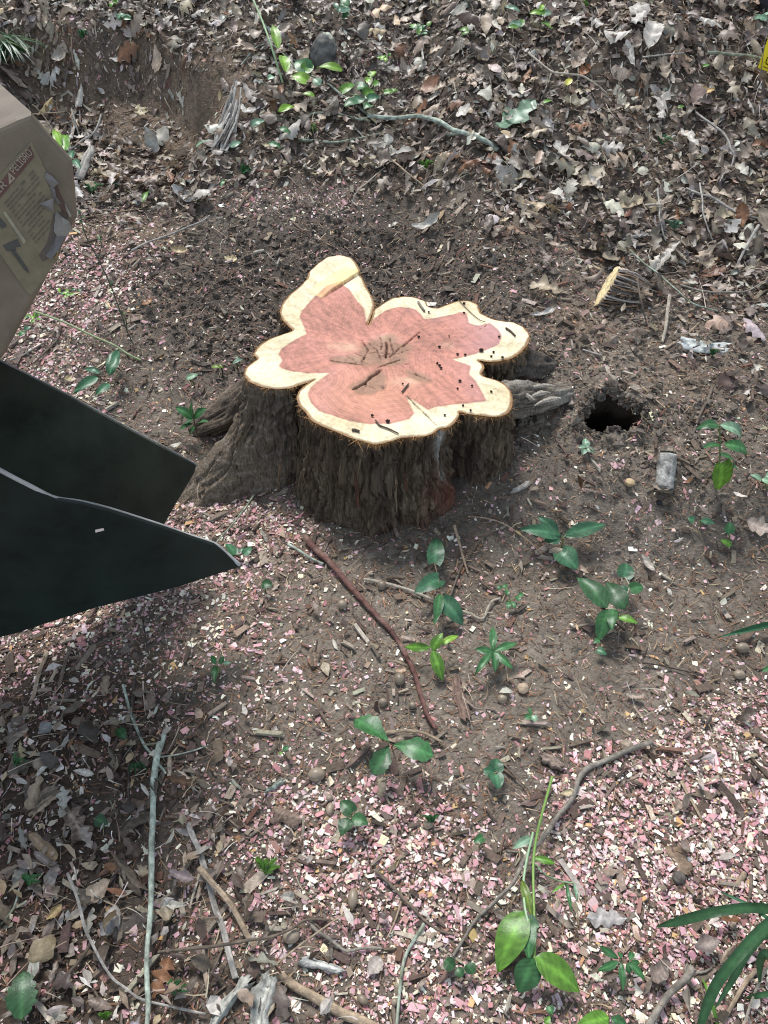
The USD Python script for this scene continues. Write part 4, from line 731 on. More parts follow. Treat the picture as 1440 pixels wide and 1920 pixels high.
p.stem([(950, 1100), (953, 1126), (956, 1130)], 2, [.02, .015, 0]).stem([(953, 1128), (972, 1118)], 2, [.012, .02])
p = Plant('small_seedling', 'small two-leaved green seedling left of the long bent branch top', 'seedling', (996, 1345), h=.02, tint='mid')
p.leaf((996, 1342), (984, 1347), 13, 'round').leaf((997, 1342), (1006, 1352), 13, 'round', tint='pale').leaf((996, 1340), (990, 1326), 8, 'ovate').foot_stem((996, 1342))
p = Plant('oak_seedling', 'oak seedling with three broad glossy dark leaves on the path of needles', 'seedling', (733, 1398), h=.06, tint='mid')
p.leaf((731, 1394), (664, 1349), 50, 'sprout_oak').leaf((731, 1397), (699, 1453), 40, 'sprout_oak', tint='dark').leaf((735, 1396), (813, 1417), 48, 'sprout_oak').foot_stem((733, 1395), 3, tint=(.12, .07, .04))
p = Plant('round_leaf_seedling', 'seedling with three round dark leaves right of the oak seedling', 'seedling', (927, 1452), h=.03, tint='blue')
p.leaf((929, 1446), (932, 1422), 29, 'heart').leaf((926, 1450), (906, 1443), 22, 'heart').leaf((929, 1452), (935, 1480), 28, 'heart').foot_stem((928, 1450))
p = Plant('tiny_seedling', 'tiny green seedling half hidden in debris left of the oak seedling', 'seedling', (532, 1408), h=.015)
p.leaf((530, 1408), (543, 1398), 10).leaf((528, 1410), (524, 1416), 8, tint='bright').foot_stem((530, 1408))
p = Plant('tiny_seedling', 'single dark leaf sprouting from pink chips left of the root stick', 'seedling', (496, 1108), h=.03, tint='dark'); p.leaf((490, 1095), (512, 1099), 22, 'ovate').foot_stem((492, 1096))
p = Plant('greenbrier_shoot', 'spreading greenbrier with long blue-green leaves right of the stump foot', 'vine shoot', (1053, 1022), h=.035, tint='blue')
p.leaf((1053, 1005), (974, 993), 28, 'ovate').leaf((1046, 1000), (1008, 968), 24, 'ovate').leaf((1050, 1010), (1020, 1014), 24, 'ovate').leaf((1055, 1006), (1137, 983), 28, 'lance').foot_stem((1053, 1006))
p = Plant('greenbrier_shoot', 'single heart-shaped greenbrier leaf curled over the soil below the long blue-green leaves', 'vine shoot', (1066, 1062), h=.03, tint='blue'); p.leaf((1050, 1036), (1082, 1068), 44, 'heart', cup=.3).foot_stem((1052, 1038))
p = Plant('greenbrier_shoot', 'tall leafy greenbrier clump with big dark arrow-shaped leaves on the bare soil at right', 'vine shoot', (1150, 1165), h=.075, tint='mid')
p.leaf((1139, 1140), (1081, 1082), 40, 'ovate', tint='dark').leaf((1172, 1142), (1137, 1092), 38, 'ovate', tint='dark', hb=.08, ht=.08).leaf((1140, 1142), (1121, 1203), 32, 'ovate', ht=.03).leaf((1150, 1142), (1147, 1182), 22, 'ovate').leaf((1158, 1158), (1196, 1169), 17, 'lance', tint='bright')
p.leaf((1170, 1083), (1176, 1056), 32, 'heart', tint='blue').leaf((1182, 1105), (1206, 1100), 24, 'heart').leaf((1172, 1110), (1158, 1100), 20, 'heart', tint='blue').leaf((1124, 1200), (1112, 1206), 12).leaf((1120, 1218), (1137, 1228), 16, 'heart', hb=.02, tint='blue')
p.stem([(1140, 1141), (1158, 1141), (1172, 1120), (1180, 1100), (1172, 1082)], 3, None, (.28, .30, .20)).stem([(1150, 1141), (1160, 1150), (1152, 1170)], 3, [.075, .05, .0]).stem([(1172, 1120), (1162, 1160)], 3, [.075, .0], (.30, .30, .22))
p = Plant('greenbrier_shoot', 'two-leaved greenbrier sprout near the right edge below the short grey log', 'vine shoot', (1312, 985), h=.03, tint='blue'); p.leaf((1301, 976), (1289, 972), 15, 'heart').leaf((1313, 977), (1340, 981), 16, 'ovate').stem([(1300, 978), (1306, 985), (1318, 1020)], 2, [.03, .02, 0], (.2, .15, .1)).foot_stem((1312, 977))
p = Plant('greenbrier_shoot', 'upright two-leaved sprout beside the grey dead leaf at the right edge', 'vine shoot', (1366, 1008), h=.03); p.leaf((1366, 1002), (1369, 978), 20, 'ovate').leaf((1372, 1024), (1350, 1012), 14, 'ovate', tint='bright', hb=.015).foot_stem((1366, 1002))
p = Plant('greenbrier_shoot', 'upright greenbrier with five pointed leaves standing near the right edge by the hole', 'vine shoot', (1343, 918), upright=True, tint='mid')
p.leaf((1348, 799), (1304, 806), 20, 'ovate', arch=.2).leaf((1350, 797), (1386, 826), 26, 'ovate', arch=.25, tint='pale').leaf((1352, 836), (1316, 841), 18, 'ovate').leaf((1357, 833), (1401, 853), 26, 'ovate', arch=.2).leaf((1350, 852), (1377, 868), 16, 'ovate').leaf((1352, 868), (1346, 916), 40, 'heart', tint='bright').leaf((1366, 870), (1384, 880), 10, 'ovate')
p.stem([(1349, 798), (1350, 835), (1348, 870), (1336, 890), (1343, 918)], 3).stem([(1376, 866), (1372, 890), (1362, 912)], 2, None, (.1, .07, .05))
p = Plant('greenbrier_shoot', 'pair of green leaves cut by the right edge beside the upright greenbrier', 'vine shoot', (1440, 915), h=.06, tint='pale'); p.leaf((1428, 900), (1406, 890), 13).leaf((1428, 900), (1452, 906), 15).leaf((1436, 896), (1462, 880), 15).foot_stem((1428, 900))
p = Plant('rosette_seedling', 'small pale rosette on bare soil just below the hole', 'seedling', (1098, 845), h=.02, tint='grey')
for b, t, w in (((1098, 838), (1097, 822), 12), ((1097, 838), (1083, 840), 9), ((1100, 841), (1116, 848), 12), ((1097, 842), (1093, 853), 12), ((1100, 840), (1106, 828), 8)): p.leaf(b, t, w, 'ovate')
p.foot_stem((1098, 840))
p = Plant('grass_blade', 'single grey-green grass blade reaching in from the right edge above the pink chips', 'grass blade', (1500, 1160), h=.02, tint='grey'); p.leaf((1500, 1160), (1342, 1196), 12, 'lance', arch=.03, tint='blue', cup=.5)  # one lone blade of grass, without the rest of its plant
p = Plant('tiny_seedling', 'green leaf tip cut by the right edge below the grass blade', 'seedling', (1450, 1262), h=.02, tint='mid'); p.leaf((1450, 1252), (1428, 1259), 12).foot_stem((1450, 1253))
p = Plant('greenbrier_shoot', 'low three-leaved greenbrier beside the tip of the black flap', 'vine shoot', (448, 1042), h=.03, tint='blue'); p.leaf((440, 1040), (424, 1019), 22, 'heart').leaf((452, 1036), (457, 1028), 14, 'heart').leaf((458, 1040), (472, 1026), 16, 'heart').foot_stem((446, 1040))
# left side, behind the grinder
p = Plant('holly_seedling', 'seedling with four ruffled green leaves behind the grinder flap at left', 'seedling', (215, 720), h=.06, tint='blue')
p.leaf((206, 704), (222, 654), 24, 'ovate', wav=.05).leaf((188, 700), (158, 692), 14, 'ovate').leaf((184, 707), (137, 738), 20, 'ovate').leaf((206, 720), (178, 742), 16, 'ovate').stem([(206, 704), (186, 706), (200, 716), (215, 720)], 2, [.06, .06, .04, 0], (.1, .07, .04))
p = Plant('holly_seedling', 'upright seedling with toothed leaves left of the stump near its left root', 'seedling', (371, 822), upright=True, tint='mid')
p.leaf((362, 785), (329, 764), 20, 'holly').leaf((364, 785), (387, 766), 18, 'holly').leaf((362, 788), (346, 798), 18, 'ovate', tint='blue').leaf((362, 780), (360, 752), 9).leaf((362, 795), (336, 808), 12, 'holly').leaf((370, 796), (392, 790), 10, 'holly').leaf((366, 800), (358, 814), 10).stem([(362, 775), (364, 790), (371, 822)], 2.5, None, (.1, .08, .05))
p = Plant('tiny_seedling', 'single rounded green leaf on dark soil left of the cut stump face', 'seedling', (364, 718), h=.04, tint='pale'); p.leaf((349, 711), (372, 702), 14).foot_stem((352, 710))
p = Plant('tiny_seedling', 'dull olive leaf above dark soil between the single round leaf and the stump', 'seedling', (415, 705), h=.04, tint='olive'); p.leaf((396, 688), (418, 690), 10).leaf((418, 690), (408, 684), 7).foot_stem((415, 690), 3, None, (.05, .05, .04))
p = Plant('tiny_seedling', 'small green leaf touching the left lobe of the stump', 'seedling', (444, 685), h=.04, tint='grey'); p.leaf((436, 682), (456, 673), 8).leaf((450, 676), (441, 668), 6).foot_stem((440, 680))
for lab_, c, gr_ in (('low bright green sprig among pink chips right of the grinder housing', (128, 549), 'lime'), ('bright green sprig under the grinder housing lower corner', (58, 594), 'lime')):
    p = Plant('leafy_sprig', lab_, 'seedling', (c[0], c[1] + 8), h=.03, tint='bright')
    for k in range(9):
        a = R.uniform(0, 6.28); b = (c[0] + R.normal(0, 9), c[1] + R.normal(0, 4)); p.leaf(b, (b[0] + 11 * math.cos(a), b[1] + 8 * math.sin(a)), 7, 'ovate', tint=R.choice(['lime', 'bright', 'mid']), ns=8, nc=5)
    p.foot_stem(c, 2)
p = Plant('tiny_seedling', 'dark green leaf pair under the bright sprig below the housing', 'seedling', (46, 632), h=.03, tint='blue'); p.leaf((46, 620), (58, 612), 12).leaf((46, 622), (36, 632), 12, tint='mid').foot_stem((46, 621))
p = Plant('sapling', 'thin dark leafless sapling stem leaning up right of the grinder housing', 'sapling', (250, 646), upright=True)
p.stem([(150, 400), (160, 440), (182, 482), (205, 530), (226, 585), (238, 620), (250, 646)], 2.2, None, (.07, .075, .05)).stem([(184, 484), (190, 462), (188, 448)], 2, None, (.07, .08, .05)).stem([(238, 620), (236, 598), (229, 588)], 2, None, (.07, .08, .05))
for b, t in (((150, 402), (146, 392)), ((153, 412), (160, 402)), ((155, 420), (148, 414)), ((160, 436), (152, 428)), ((188, 448), (194, 438)), ((189, 452), (182, 442)), ((205, 530), (198, 520)), ((207, 534), (214, 526)), ((228, 588), (222, 580)), ((230, 592), (238, 586))): p.leaf(b, t, 5, 'lance', tint='mid', ns=6, nc=5)
p = Plant('green_twig', 'long pale green leafless twig lying across dark soil left of the stump', 'twig', (265, 676), h=.01); p.stem([(64, 584), (120, 604), (170, 628), (215, 648), (240, 664), (265, 676)], 4, [.04, .04, .03, .02, .01, .005], (.22, .27, .13)).stem([(240, 664), (252, 672), (262, 668)], 3, [.01, .005, .01], (.35, .33, .18))
# bank and slope at the top
def cluster(lab_, c, n, size, spread, tint, name='leafy_sprig', w=.6, kind='ovate', h=.07, cat='seedling'):
    p = Plant(name, lab_, cat, (c[0], c[1] + spread[1] * .8), h=h, tint=tint[0])
    for k in range(n):
        a = R.uniform(0, 6.28); b = (c[0] + R.normal(0, spread[0] * .4), c[1] + R.normal(0, spread[1] * .4)); s = size * R.uniform(.7, 1.2)
        p.leaf(b, (b[0] + s * math.cos(a), b[1] + s * .7 * math.sin(a)), s * w, kind, tint=R.choice(tint), hb=h * R.uniform(.5, 1.2), ns=10, nc=5)
    p.foot_stem(c, 2); return p
cluster('seedling with dark oval leaves near the top left, right of the grass tuft', (226, 30), 7, 15, (14, 9), ['blue', 'mid', 'pale'])
cluster('bright lime sprig cut by the top edge at left', (214, 4), 5, 13, (12, 5), ['lime', 'bright'])
cluster('low green rosette of small leaves in brown litter, top centre right', (791, 56), 14, 15, (17, 11), ['mid', 'bright', 'mid'])
cluster('small lime-green sprig below the leafy rosette, top centre', (722, 105), 6, 13, (12, 7), ['lime', 'bright'])
cluster('group of broad leaves cut by the top edge left of centre', (642, 18), 8, 24, (20, 12), ['mid', 'lime', 'blue', 'grey'])
cluster('lime leaf group hanging at the top right of centre', (1018, 30), 6, 24, (14, 14), ['lime', 'bright', 'grey'])
cluster('blue-green leaf pair on the litter left of the lime leaf group', (975, 50), 4, 24, (8, 7), ['bright', 'blue', 'grey'])
cluster('two small bright leaves in litter between rosette and lime leaf group', (880, 58), 2, 18, (4, 5), ['bright'])
cluster('green leaf in the top right corner under the black boot', (1430, 30), 3, 20, (8, 3), ['mid', 'pale'])
p = Plant('smilax_vine', 'vine of hanging lime-green leaves under the thin branch at top centre', 'vine', (560, 175), h=.09, tint='bright')
for b, t, w, kd, tn in (((522, 92), (511, 47), 18, 'ovate', 'lime'), ((536, 136), (529, 104), 20, 'round', 'lime'), ((578, 132), (553, 116), 34, 'heart', 'mid'), ((570, 132), (588, 122), 24, 'heart', 'bright'), ((575, 152), (548, 143), 28, 'heart', 'lime'), ((643, 131), (594, 127), 20, 'ovate', 'lime'), ((590, 180), (567, 176), 13, 'ovate', 'lime'), ((512, 142), (502, 150), 12, 'ovate', 'pale'), ((600, 160), (588, 148), 18, 'ovate', 'pale')): p.leaf(b, t, w, kd, tint=tn)
p.stem([(475, 0), (492, 40), (508, 85), (530, 155)], 4, [.14, .12, .1, .02], (.30, .42, .22)).stem([(530, 100), (560, 130), (600, 150)], 2.5, [.09, .09, .07])
p = Plant('smilax_vine', 'cluster of rounded green leaves on the litter where the lichen branch forks', 'vine', (672, 190), h=.06, tint='mid')
for b, t, w, tn in (((640, 172), (665, 158), 18, 'bright'), ((670, 164), (692, 166), 26, 'mid'), ((683, 178), (702, 172), 24, 'bright'), ((672, 190), (645, 200), 26, 'mid'), ((690, 186), (712, 182), 18, 'blue'), ((694, 143), (706, 134), 16, 'lime'), ((686, 152), (697, 148), 13, 'lime'), ((700, 160), (710, 152), 12, 'bright'), ((676, 184), (668, 196), 22, 'blue'), ((694, 196), (682, 204), 20, 'mid'), ((720, 174), (740, 172), 14, 'bright')): p.leaf(b, t, w, 'heart', tint=tn)
p.stem([(640, 172), (672, 178), (700, 160), (703, 138)], 2, None).foot_stem((672, 180), 2)
for lab_, b, t, w, tn in (('lone lime leaf left of the long horizontal lichen branch', (522, 209), (552, 199), 15, 'lime'), ('lone grey-green leaf at the left end of the lichen branch litter', (470, 236), (497, 226), 16, 'grey'), ('dark green leaf under the left end of the lichen branch', (525, 240), (545, 250), 13, 'mid'), ('olive green leaf below the left fork of the branch', (503, 268), (528, 277), 13, 'mid'),
    ('small yellow leaf standing in brown litter at upper right', (1062, 160), (1072, 147), 13, 'yellow'), ('small green leaf in the litter right of the big green oak leaf', (1018, 194), (1036, 188), 10, 'bright'), ('tiny green leaf in litter at far right below the flag', (1270, 203), (1284, 199), 8, 'bright'), ('small bright leaf in litter left of the yellow flag', (1318, 126), (1332, 121), 9, 'bright'),
    ('pale green leaf on chips just left of the weathered splintered log', (366, 276), (396, 262), 10, 'pale'), ('bluish leaf at the foot of the weathered splintered log', (432, 276), (452, 266), 13, 'grey'), ('small bright leaf standing in chips below the dug bank', (268, 378), (279, 358), 10, 'bright'), ('green leaf on leaf litter left of the feathery sprig by the log', (420, 338), (413, 352), 8, 'mid'),
    ('pale green leaf blade hanging at the top right of centre', (975, 22), (945, 12), 11, 'grey'), ('pair of green leaves in litter right of the rosette', (730, 172), (748, 170), 10, 'bright')):
    p = Plant('lone_leaf_sprout', lab_, 'seedling', b, h=.05, tint=tn); p.leaf(b, t, w, 'ovate', wav=.04).foot_stem(b, 2)
p = Plant('broadleaf_seedling', 'upright seedling of three broad leaves just right of the grinder housing edge', 'seedling', (138, 318), h=.10, tint='bright')
p.leaf((117, 280), (104, 244), 16, 'ovate', tint='lime').leaf((126, 284), (124, 252), 18, 'ovate').leaf((134, 300), (138, 282), 13, 'blue' if False else 'ovate', tint='blue').leaf((136, 300), (152, 318), 15, 'ovate', tint='blue').stem([(118, 280), (128, 292), (138, 318)], 2, [.1, .08, 0])
# big plants at the bottom right
p = Plant('trailing_vine', 'trailing green vine with five large pointed leaves under the long bent branch, bottom right', 'vine', (1001, 1805), h=.05, tint='bright')
p.stem([(1036, 1455), (1018, 1520), (1006, 1570), (1000, 1620), (1001, 1700), (1003, 1760), (1001, 1800)], 5, [.10, .08, .06, .05, .05, .05, .045], (.20, .33, .08)).stem([(1000, 1560), (988, 1610), (981, 1660), (984, 1700), (990, 1730)], 5, [.06, .05, .05, .06, .06], (.30, .42, .25))
p.leaf((983, 1708), (933, 1824), 58, 'ovate', hb=.06, ht=.025).leaf((985, 1716), (992, 1802), 34, 'ovate', tint='mid').leaf((1000, 1796), (972, 1862), 50, 'ovate', hb=.05, ht=.015, tint='mid').leaf((1003, 1794), (1087, 1860), 52, 'ovate', hb=.06, ht=.03).leaf((988, 1728), (1011, 1738), 26, 'heart', tint='pale', cup=.6).leaf((997, 1570), (960, 1592), 17, 'ovate', tint='pale').leaf((1001, 1608), (1042, 1620), 14, 'lance').leaf((978, 1650), (998, 1722), 18, 'lance', tint='olive')
p.stem([(1004, 1620), (1024, 1640), (1050, 1652), (1078, 1656)], 3, [.05, .04, .02, .02], (.2, .3, .15)).leaf((1062, 1655), (1072, 1712), 8, 'lance', tint='mid').leaf((1060, 1656), (1032, 1676), 6, 'lance').leaf((1076, 1655), (1082, 1690), 7, 'lance', tint='pale')
p = Plant('whorled_seedling', 'seedling with a star of narrow green leaves on pink chips, right of the trailing vine', 'seedling', (1164, 1808), h=.04, tint='mid')
for b, t, w in (((1160, 1798), (1123, 1773), 14), ((1160, 1802), (1120, 1820), 15), ((1164, 1804), (1168, 1859), 14), ((1178, 1804), (1210, 1838), 15), ((1180, 1800), (1186, 1784), 12), ((1164, 1798), (1160, 1784), 10), ((1176, 1806), (1180, 1826), 14), ((1182, 1804), (1200, 1806), 10)): p.leaf(b, t, w, 'lance', ht=.03)
p.foot_stem((1162, 1800))
p = Plant('strap_leaf_plant', 'strap-leaved grassy plant arching in from the bottom right edge', 'grass clump', (1480, 1880), h=.02, tint='dark')
def blade(pl, pts, hs, w, tint, name='leaf'):
    P3 = catmull(np.vstack([at1(a, b, h) for (a, b), h in zip(pts, hs)]), 24); d = np.gradient(P3, axis=0); d /= np.linalg.norm(d, axis=1, keepdims=True)
    s = np.cross(d, [0, -.35, 1.0]); s /= np.linalg.norm(s, axis=1, keepdims=True); n = np.cross(s, d); u = np.linspace(0, 1, 24); ww = w * mean_scale(0, 0, P3.mean(0)) / 2 * np.clip(np.minimum(1, (1 - u) * 3.2) ** .7, .03, 1)
    pv = np.stack([P3 + s * ww[:, None] + n * .25 * ww[:, None], P3 + s * ww[:, None] * .5 + n * .05 * ww[:, None], P3, P3 - s * ww[:, None] * .5 + n * .05 * ww[:, None], P3 - s * ww[:, None] + n * .25 * ww[:, None]], 1)
    i, j = np.meshgrid(np.arange(23), np.arange(4), indexing='ij'); q = np.stack([i * 5 + j, i * 5 + j + 1, (i + 1) * 5 + j + 1, (i + 1) * 5 + j], -1).reshape(-1, 4)
    c = np.array(GREEN[tint])[None] * np.tile([.95, 1.1, 1.35, 1.1, .95], 24)[:, None]; obj(name, (pv.reshape(-1, 3), q), 'green_leaf', pl.t, c, True)
blade(p, [(1480, 1715), (1420, 1702), (1340, 1710), (1270, 1728), (1229, 1738)], [.06, .10, .10, .06, .03], 18, 'dark')
blade(p, [(1480, 1705), (1430, 1740), (1380, 1795), (1340, 1850), (1315, 1915), (1305, 1960)], [.10, .12, .12, .09, .05, .02], 20, 'dark')
blade(p, [(1480, 1720), (1435, 1750), (1400, 1790), (1368, 1845), (1338, 1895)], [.08, .09, .09, .05, .02], 13, 'dark')
blade(p, [(1480, 1745), (1440, 1722), (1400, 1695), (1345, 1670)], [.05, .09, .09, .06], 7, 'blue')
blade(p, [(1480, 1742), (1440, 1752), (1400, 1767)], [.05, .08, .05], 13, 'mid')
blade(p, [(1470, 1860), (1430, 1865), (1395, 1872)], [.03, .05, .02], 10, 'dark')
blade(p, [(1350, 1945), (1340, 1900), (1326, 1855), (1316, 1834)], [.01, .04, .05, .04], 7, 'bright')
blade(p, [(1460, 1830), (1440, 1790), (1425, 1800), (1424, 1850)], [.05, .09, .08, .03], 16, 'dark')
p = Plant('broadleaf_seedling', 'broad green leaves cut by the bottom edge right of centre', 'seedling', (1130, 1930), h=.04, tint='bright'); p.leaf((1142, 1908), (1080, 1922), 32, 'ovate').leaf((1146, 1910), (1178, 1924), 22, 'ovate', tint='mid').foot_stem((1142, 1912))
p = Plant('tiny_seedling', 'small green leaf at the bottom edge left of the broad leaves', 'seedling', (1030, 1908), h=.02, tint='mid'); p.leaf((1028, 1886), (1036, 1902), 16).leaf((1022, 1920), (1032, 1906), 12, tint='bright').foot_stem((1030, 1900))
p = Plant('round_leaf_seedling', 'seedling with three dark round leaves on pink chips left of the trailing vine', 'seedling', (864, 1822), h=.03, tint='dark'); p.leaf((852, 1816), (834, 1800), 24, 'round').leaf((858, 1814), (866, 1832), 18, 'round').leaf((874, 1808), (888, 1826), 26, 'round').foot_stem((862, 1816))
p = Plant('greenbrier_shoot', 'three-leaved dark greenbrier sprout among pink chips, bottom centre', 'vine shoot', (657, 1536), h=.04, tint='dark'); p.leaf((660, 1524), (638, 1502), 30, 'heart').leaf((654, 1534), (640, 1568), 30, 'ovate').leaf((660, 1532), (691, 1546), 26, 'ovate', tint='mid').foot_stem((657, 1530))
p = Plant('tiny_seedling', 'single small leaf right of the three-leaved sprout on bare soil', 'seedling', (896, 1586), h=.03, tint='mid'); p.leaf((906, 1570), (888, 1580), 18, 'heart').foot_stem((902, 1574))
p = Plant('tiny_seedling', 'thin-leaved sprout at left on chips below the black flap', 'seedling', (408, 1262), h=.04, tint='mid'); p.leaf((404, 1246), (396, 1228), 10).leaf((403, 1248), (402, 1282), 13, tint='mid').leaf((412, 1246), (420, 1230), 10).leaf((418, 1244), (434, 1242), 8, tint='pale').foot_stem((408, 1248))
p = Plant('tiny_seedling', 'single dark leaf in shaded litter left of the forked lichen stick', 'seedling', (232, 1388), h=.025, tint='dark'); p.leaf((220, 1366), (237, 1388), 20).foot_stem((226, 1374))
p = Plant('tiny_seedling', 'dark green leaf in shade beside the lichen stick lower left', 'seedling', (192, 1552), h=.025, tint='dark'); p.leaf((178, 1535), (203, 1545), 24).foot_stem((184, 1538))
p = Plant('holly_leaf_sprout', 'large dark toothed leaf at the lower left corner', 'seedling', (40, 1912), h=.04, tint='dark'); p.leaf((40, 1912), (44, 1820), 56, 'holly').foot_stem((40, 1910))
# feathery cedar sprigs
def feathery(lab_, c, size, ang=None, n=14, tint='mid', h=.03):
    t = thing('cedar_sprig', lab_, 'sprig', None, at1(*c)); parts = []
    ang = R.uniform(0, 6.28) if ang is None else ang
    for m_ in range(4):
        a = ang + (m_ - 1.5) * .45; b = np.array(c, float); e = b + size * R.uniform(.7, 1.1) * np.array([math.cos(a), -math.sin(a) * .8])
        A, B = at1(*b, .008), at1(*e, h * R.uniform(.4, 1.3)); ax = catmull(np.vstack([A, (A + B) / 2 + [0, 0, .012], B]), n); w = mean_scale(0, 0, A)
        parts.append(tube(ax, .9 * w, 4)); d = (B - A) / np.linalg.norm(B - A); s = np.cross(d, [0, 0, 1]); s /= np.linalg.norm(s)
        for k in range(2, n):
            for sg in (-1, 1):
                l = size * .34 * w * R.uniform(.6, 1.1) * (1.15 - k / n); q = ax[k] + (d * .75 + s * sg * .75 + [0, 0, R.normal(.15, .2)]) * l
                parts.append(tube(np.vstack([ax[k], q]), np.array([1.5 * w, .5 * w]), 3))
    obj('foliage', join(parts), 'green_leaf', t, np.array(GREEN[tint]) * 1.05)
for lab_, c, s, a, tn in (('feathery green cedar sprig beside the flat weathered board at left', (172, 362), 26, 1.4, 'mid'), ('feathery cedar sprig at the foot of the weathered splintered log', (452, 326), 22, .6, 'mid'), ('feathery cedar sprig in the leaf litter at centre right of the slope', (1240, 272), 22, 1.2, 'mid'), ('cedar sprig in the litter left of the pale twig at right', (1264, 432), 24, 1.5, 'grey'),
    ('small lime cedar sprig in litter behind the stump', (798, 318), 20, 1.5, 'bright'), ('cedar sprig below the left end of the lichen branch', (578, 236), 18, -1.2, 'bright'), ('dark cedar sprig near the top left bank', (155, 72), 16, 1.4, 'mid'), ('dark cedar sprig beside the forked lichen stick in shade', (256, 1430), 26, -1.4, 'dark'), ('cedar sprig in deep shade at the left edge', (26, 1434), 24, .6, 'mid'),
    ('cedar sprig on bark litter at lower left', (52, 1660), 34, 1.0, 'mid'), ('feathery cedar sprig on pink chips left of the three-leaved sprout', (498, 1640), 40, 1.3, 'bright'), ('cedar sprig at the bottom left between crossing twigs', (322, 1864), 34, .9, 'mid'), ('cedar sprig at the bottom edge near the lichen stick', (202, 1912), 22, 1.8, 'bright'), ('tiny cedar sprig beside an acorn, lower centre', (808, 1545), 22, 1.6, 'mid'),
    ('tiny cedar sprig under the white bark slab', (1335, 668), 14, 1.4, 'mid'), ('lime sprig near the top left corner bank edge', (1096, 16), 12, 1.4, 'bright'), ('small cedar sprig on chips above the housing seedling', (210, 356), 14, 1.4, 'mid')):
    feathery(lab_, c, s, a, tint=tn)
# grass tuft at the top left
t = thing('grass_tuft', 'dense tuft of dark strap grass at the top left edge', 'grass tuft', None, at1(18, 110))
for k in range(95):
    b = at1(18 + R.normal(0, 16), 104 + R.normal(0, 7)); a = R.normal(-.3, 1.1) - math.pi / 2 * 0; L = R.uniform(.10, .24)
    d = np.array([math.sin(a) * 1.0, -.45 + R.normal(0, .5), 0]); d /= np.linalg.norm(d); u = np.linspace(0, 1, 9)[:, None]
    c = b + d * L * (u * .35 + .65 * u ** 2) * .9 + np.array([0, 0, 1]) * L * (u * .95 - .85 * u ** 2.2); s = np.cross(d, [0, 0, 1]); w = .0028 * np.minimum(1, (1 - u) * 2.5) + .0002
    pv = np.vstack([c + s * w, c - s * w]); j = np.arange(8); q = np.stack([j, 9 + j, 10 + j, j + 1], 1)
    obj('blade', (pv, q), 'green_leaf', t, np.array(GREEN[R.choice(['dark', 'dark', 'blue', 'olive'], p=[.5, .2, .2, .1])]) * R.uniform(.8, 1.4), True)
# ------------------------------------------------------------------ sticks, acorns, bark, flag and other single things
R = np.random.default_rng(909)
WOOD = {'red': (.13, .062, .050), 'grey': (.20, .175, .145), 'pale': (.36, .31, .245), 'lichen': (.30, .33, .27), 'dark': (.065, .048, .040), 'tan': (.30, .225, .155), 'brown': (.13, .10, .075), 'mossy': (.20, .215, .15), 'weath': (.30, .275, .245)}
def stick_mesh(pts, w, kind, lift=.5, ups=None, seed=0, sides=9, rough=.13, flat=1.0, w1=None):
    w = w * .72; n = len(pts); sc = np.array([mean_scale(*p) for p in pts]); wa = np.linspace(w, w * .72 if w1 is None else w1 * .72, n)
    r = wa * sc / 2; ups = np.zeros(n) if ups is None else np.asarray(ups, float)
    P3 = np.vstack([at1(p[0], p[1], r[i] * lift * 1.2 + .006 + ups[i]) for i, p in enumerate(pts)]); L = np.linalg.norm(np.diff(P3, axis=0), axis=1).sum()
    m = int(np.clip(L / .008, 6, 110)); cc = catmull(np.c_[P3, r], m); q = cc[:, :3]
    jr = np.random.default_rng(seed); q = q + gaussian_filter(jr.normal(0, 1, (m, 3)), (2.5, 0)) * min(r.mean() * .8, .004)
    v, f = tube(q, cc[:, 3], sides if w > 5 else 6, rough, seed, flat)
    base = np.array(WOOD[kind]); a = meshkit.fbm(v * 60, 3, seed) - .5; b = meshkit.fbm(v * 170, 2, seed + 3) - .5
    t = base[None] * (1 + 1.1 * a + .9 * b)[:, None]
    if kind in ('lichen', 'mossy'): k = np.clip(5 * a + .3, 0, 1)[:, None]; t = t + k * (np.array([.46, .52, .43]) * (1 if kind == 'lichen' else .8) - t) * .8; d = np.clip(6 * b - .6, 0, 1)[:, None]; t = t * (1 - .7 * d)
    if kind == 'red': k = np.clip(4 * a - .2, 0, 1)[:, None]; t = t + k * (np.array([.20, .15, .12]) - t) * .7
    if kind in ('weath', 'tan', 'pale'): g_ = np.sin(np.arange(len(v)) % (sides if w > 5 else 6) * 2.1 + 3 * a) * .22; t = t * (1 + g_[:, None])
    return v, f, np.clip(t, .01, .75)
def stick(label, kind, pts, w, name='stick', cat='stick', forks=(), group=None, **k):
    sd = abs(hash(label)) % 1000 if False else sum(map(ord, label)) % 1000
    v, f, t = stick_mesh(pts, w, kind, seed=sd, **k)
    if not forks: return tag(obj(name, (v, f), 'stick', None, t, True), label, cat, group)
    x_ = thing(name, label, cat, group, v.mean(0)); obj('stem', (v, f), 'stick', x_, t, True)
    for i, (fp, fw) in enumerate(forks):
        v, f, t = stick_mesh(fp, fw, kind, seed=sd + i + 1, **{q: z_ for q, z_ in k.items() if q not in ('ups', 'w1')}); obj('side_twig', (v, f), 'stick', x_, t, True)
    return x_
S = stick
S('thick red-brown peeled root stick running down from the stump foot', 'red', [(574, 1008), (595, 1035), (622, 1060), (655, 1095), (682, 1128), (706, 1152), (730, 1180), (750, 1212), (765, 1238), (778, 1262), (790, 1305), (800, 1340), (818, 1368)], 17, 'root_stick', 'root', w1=11, rough=.12)
S('thin grey-green twig tucked against the upper end of the red-brown root', 'lichen', [(541, 1021), (560, 1032), (582, 1046), (606, 1057)], 8)
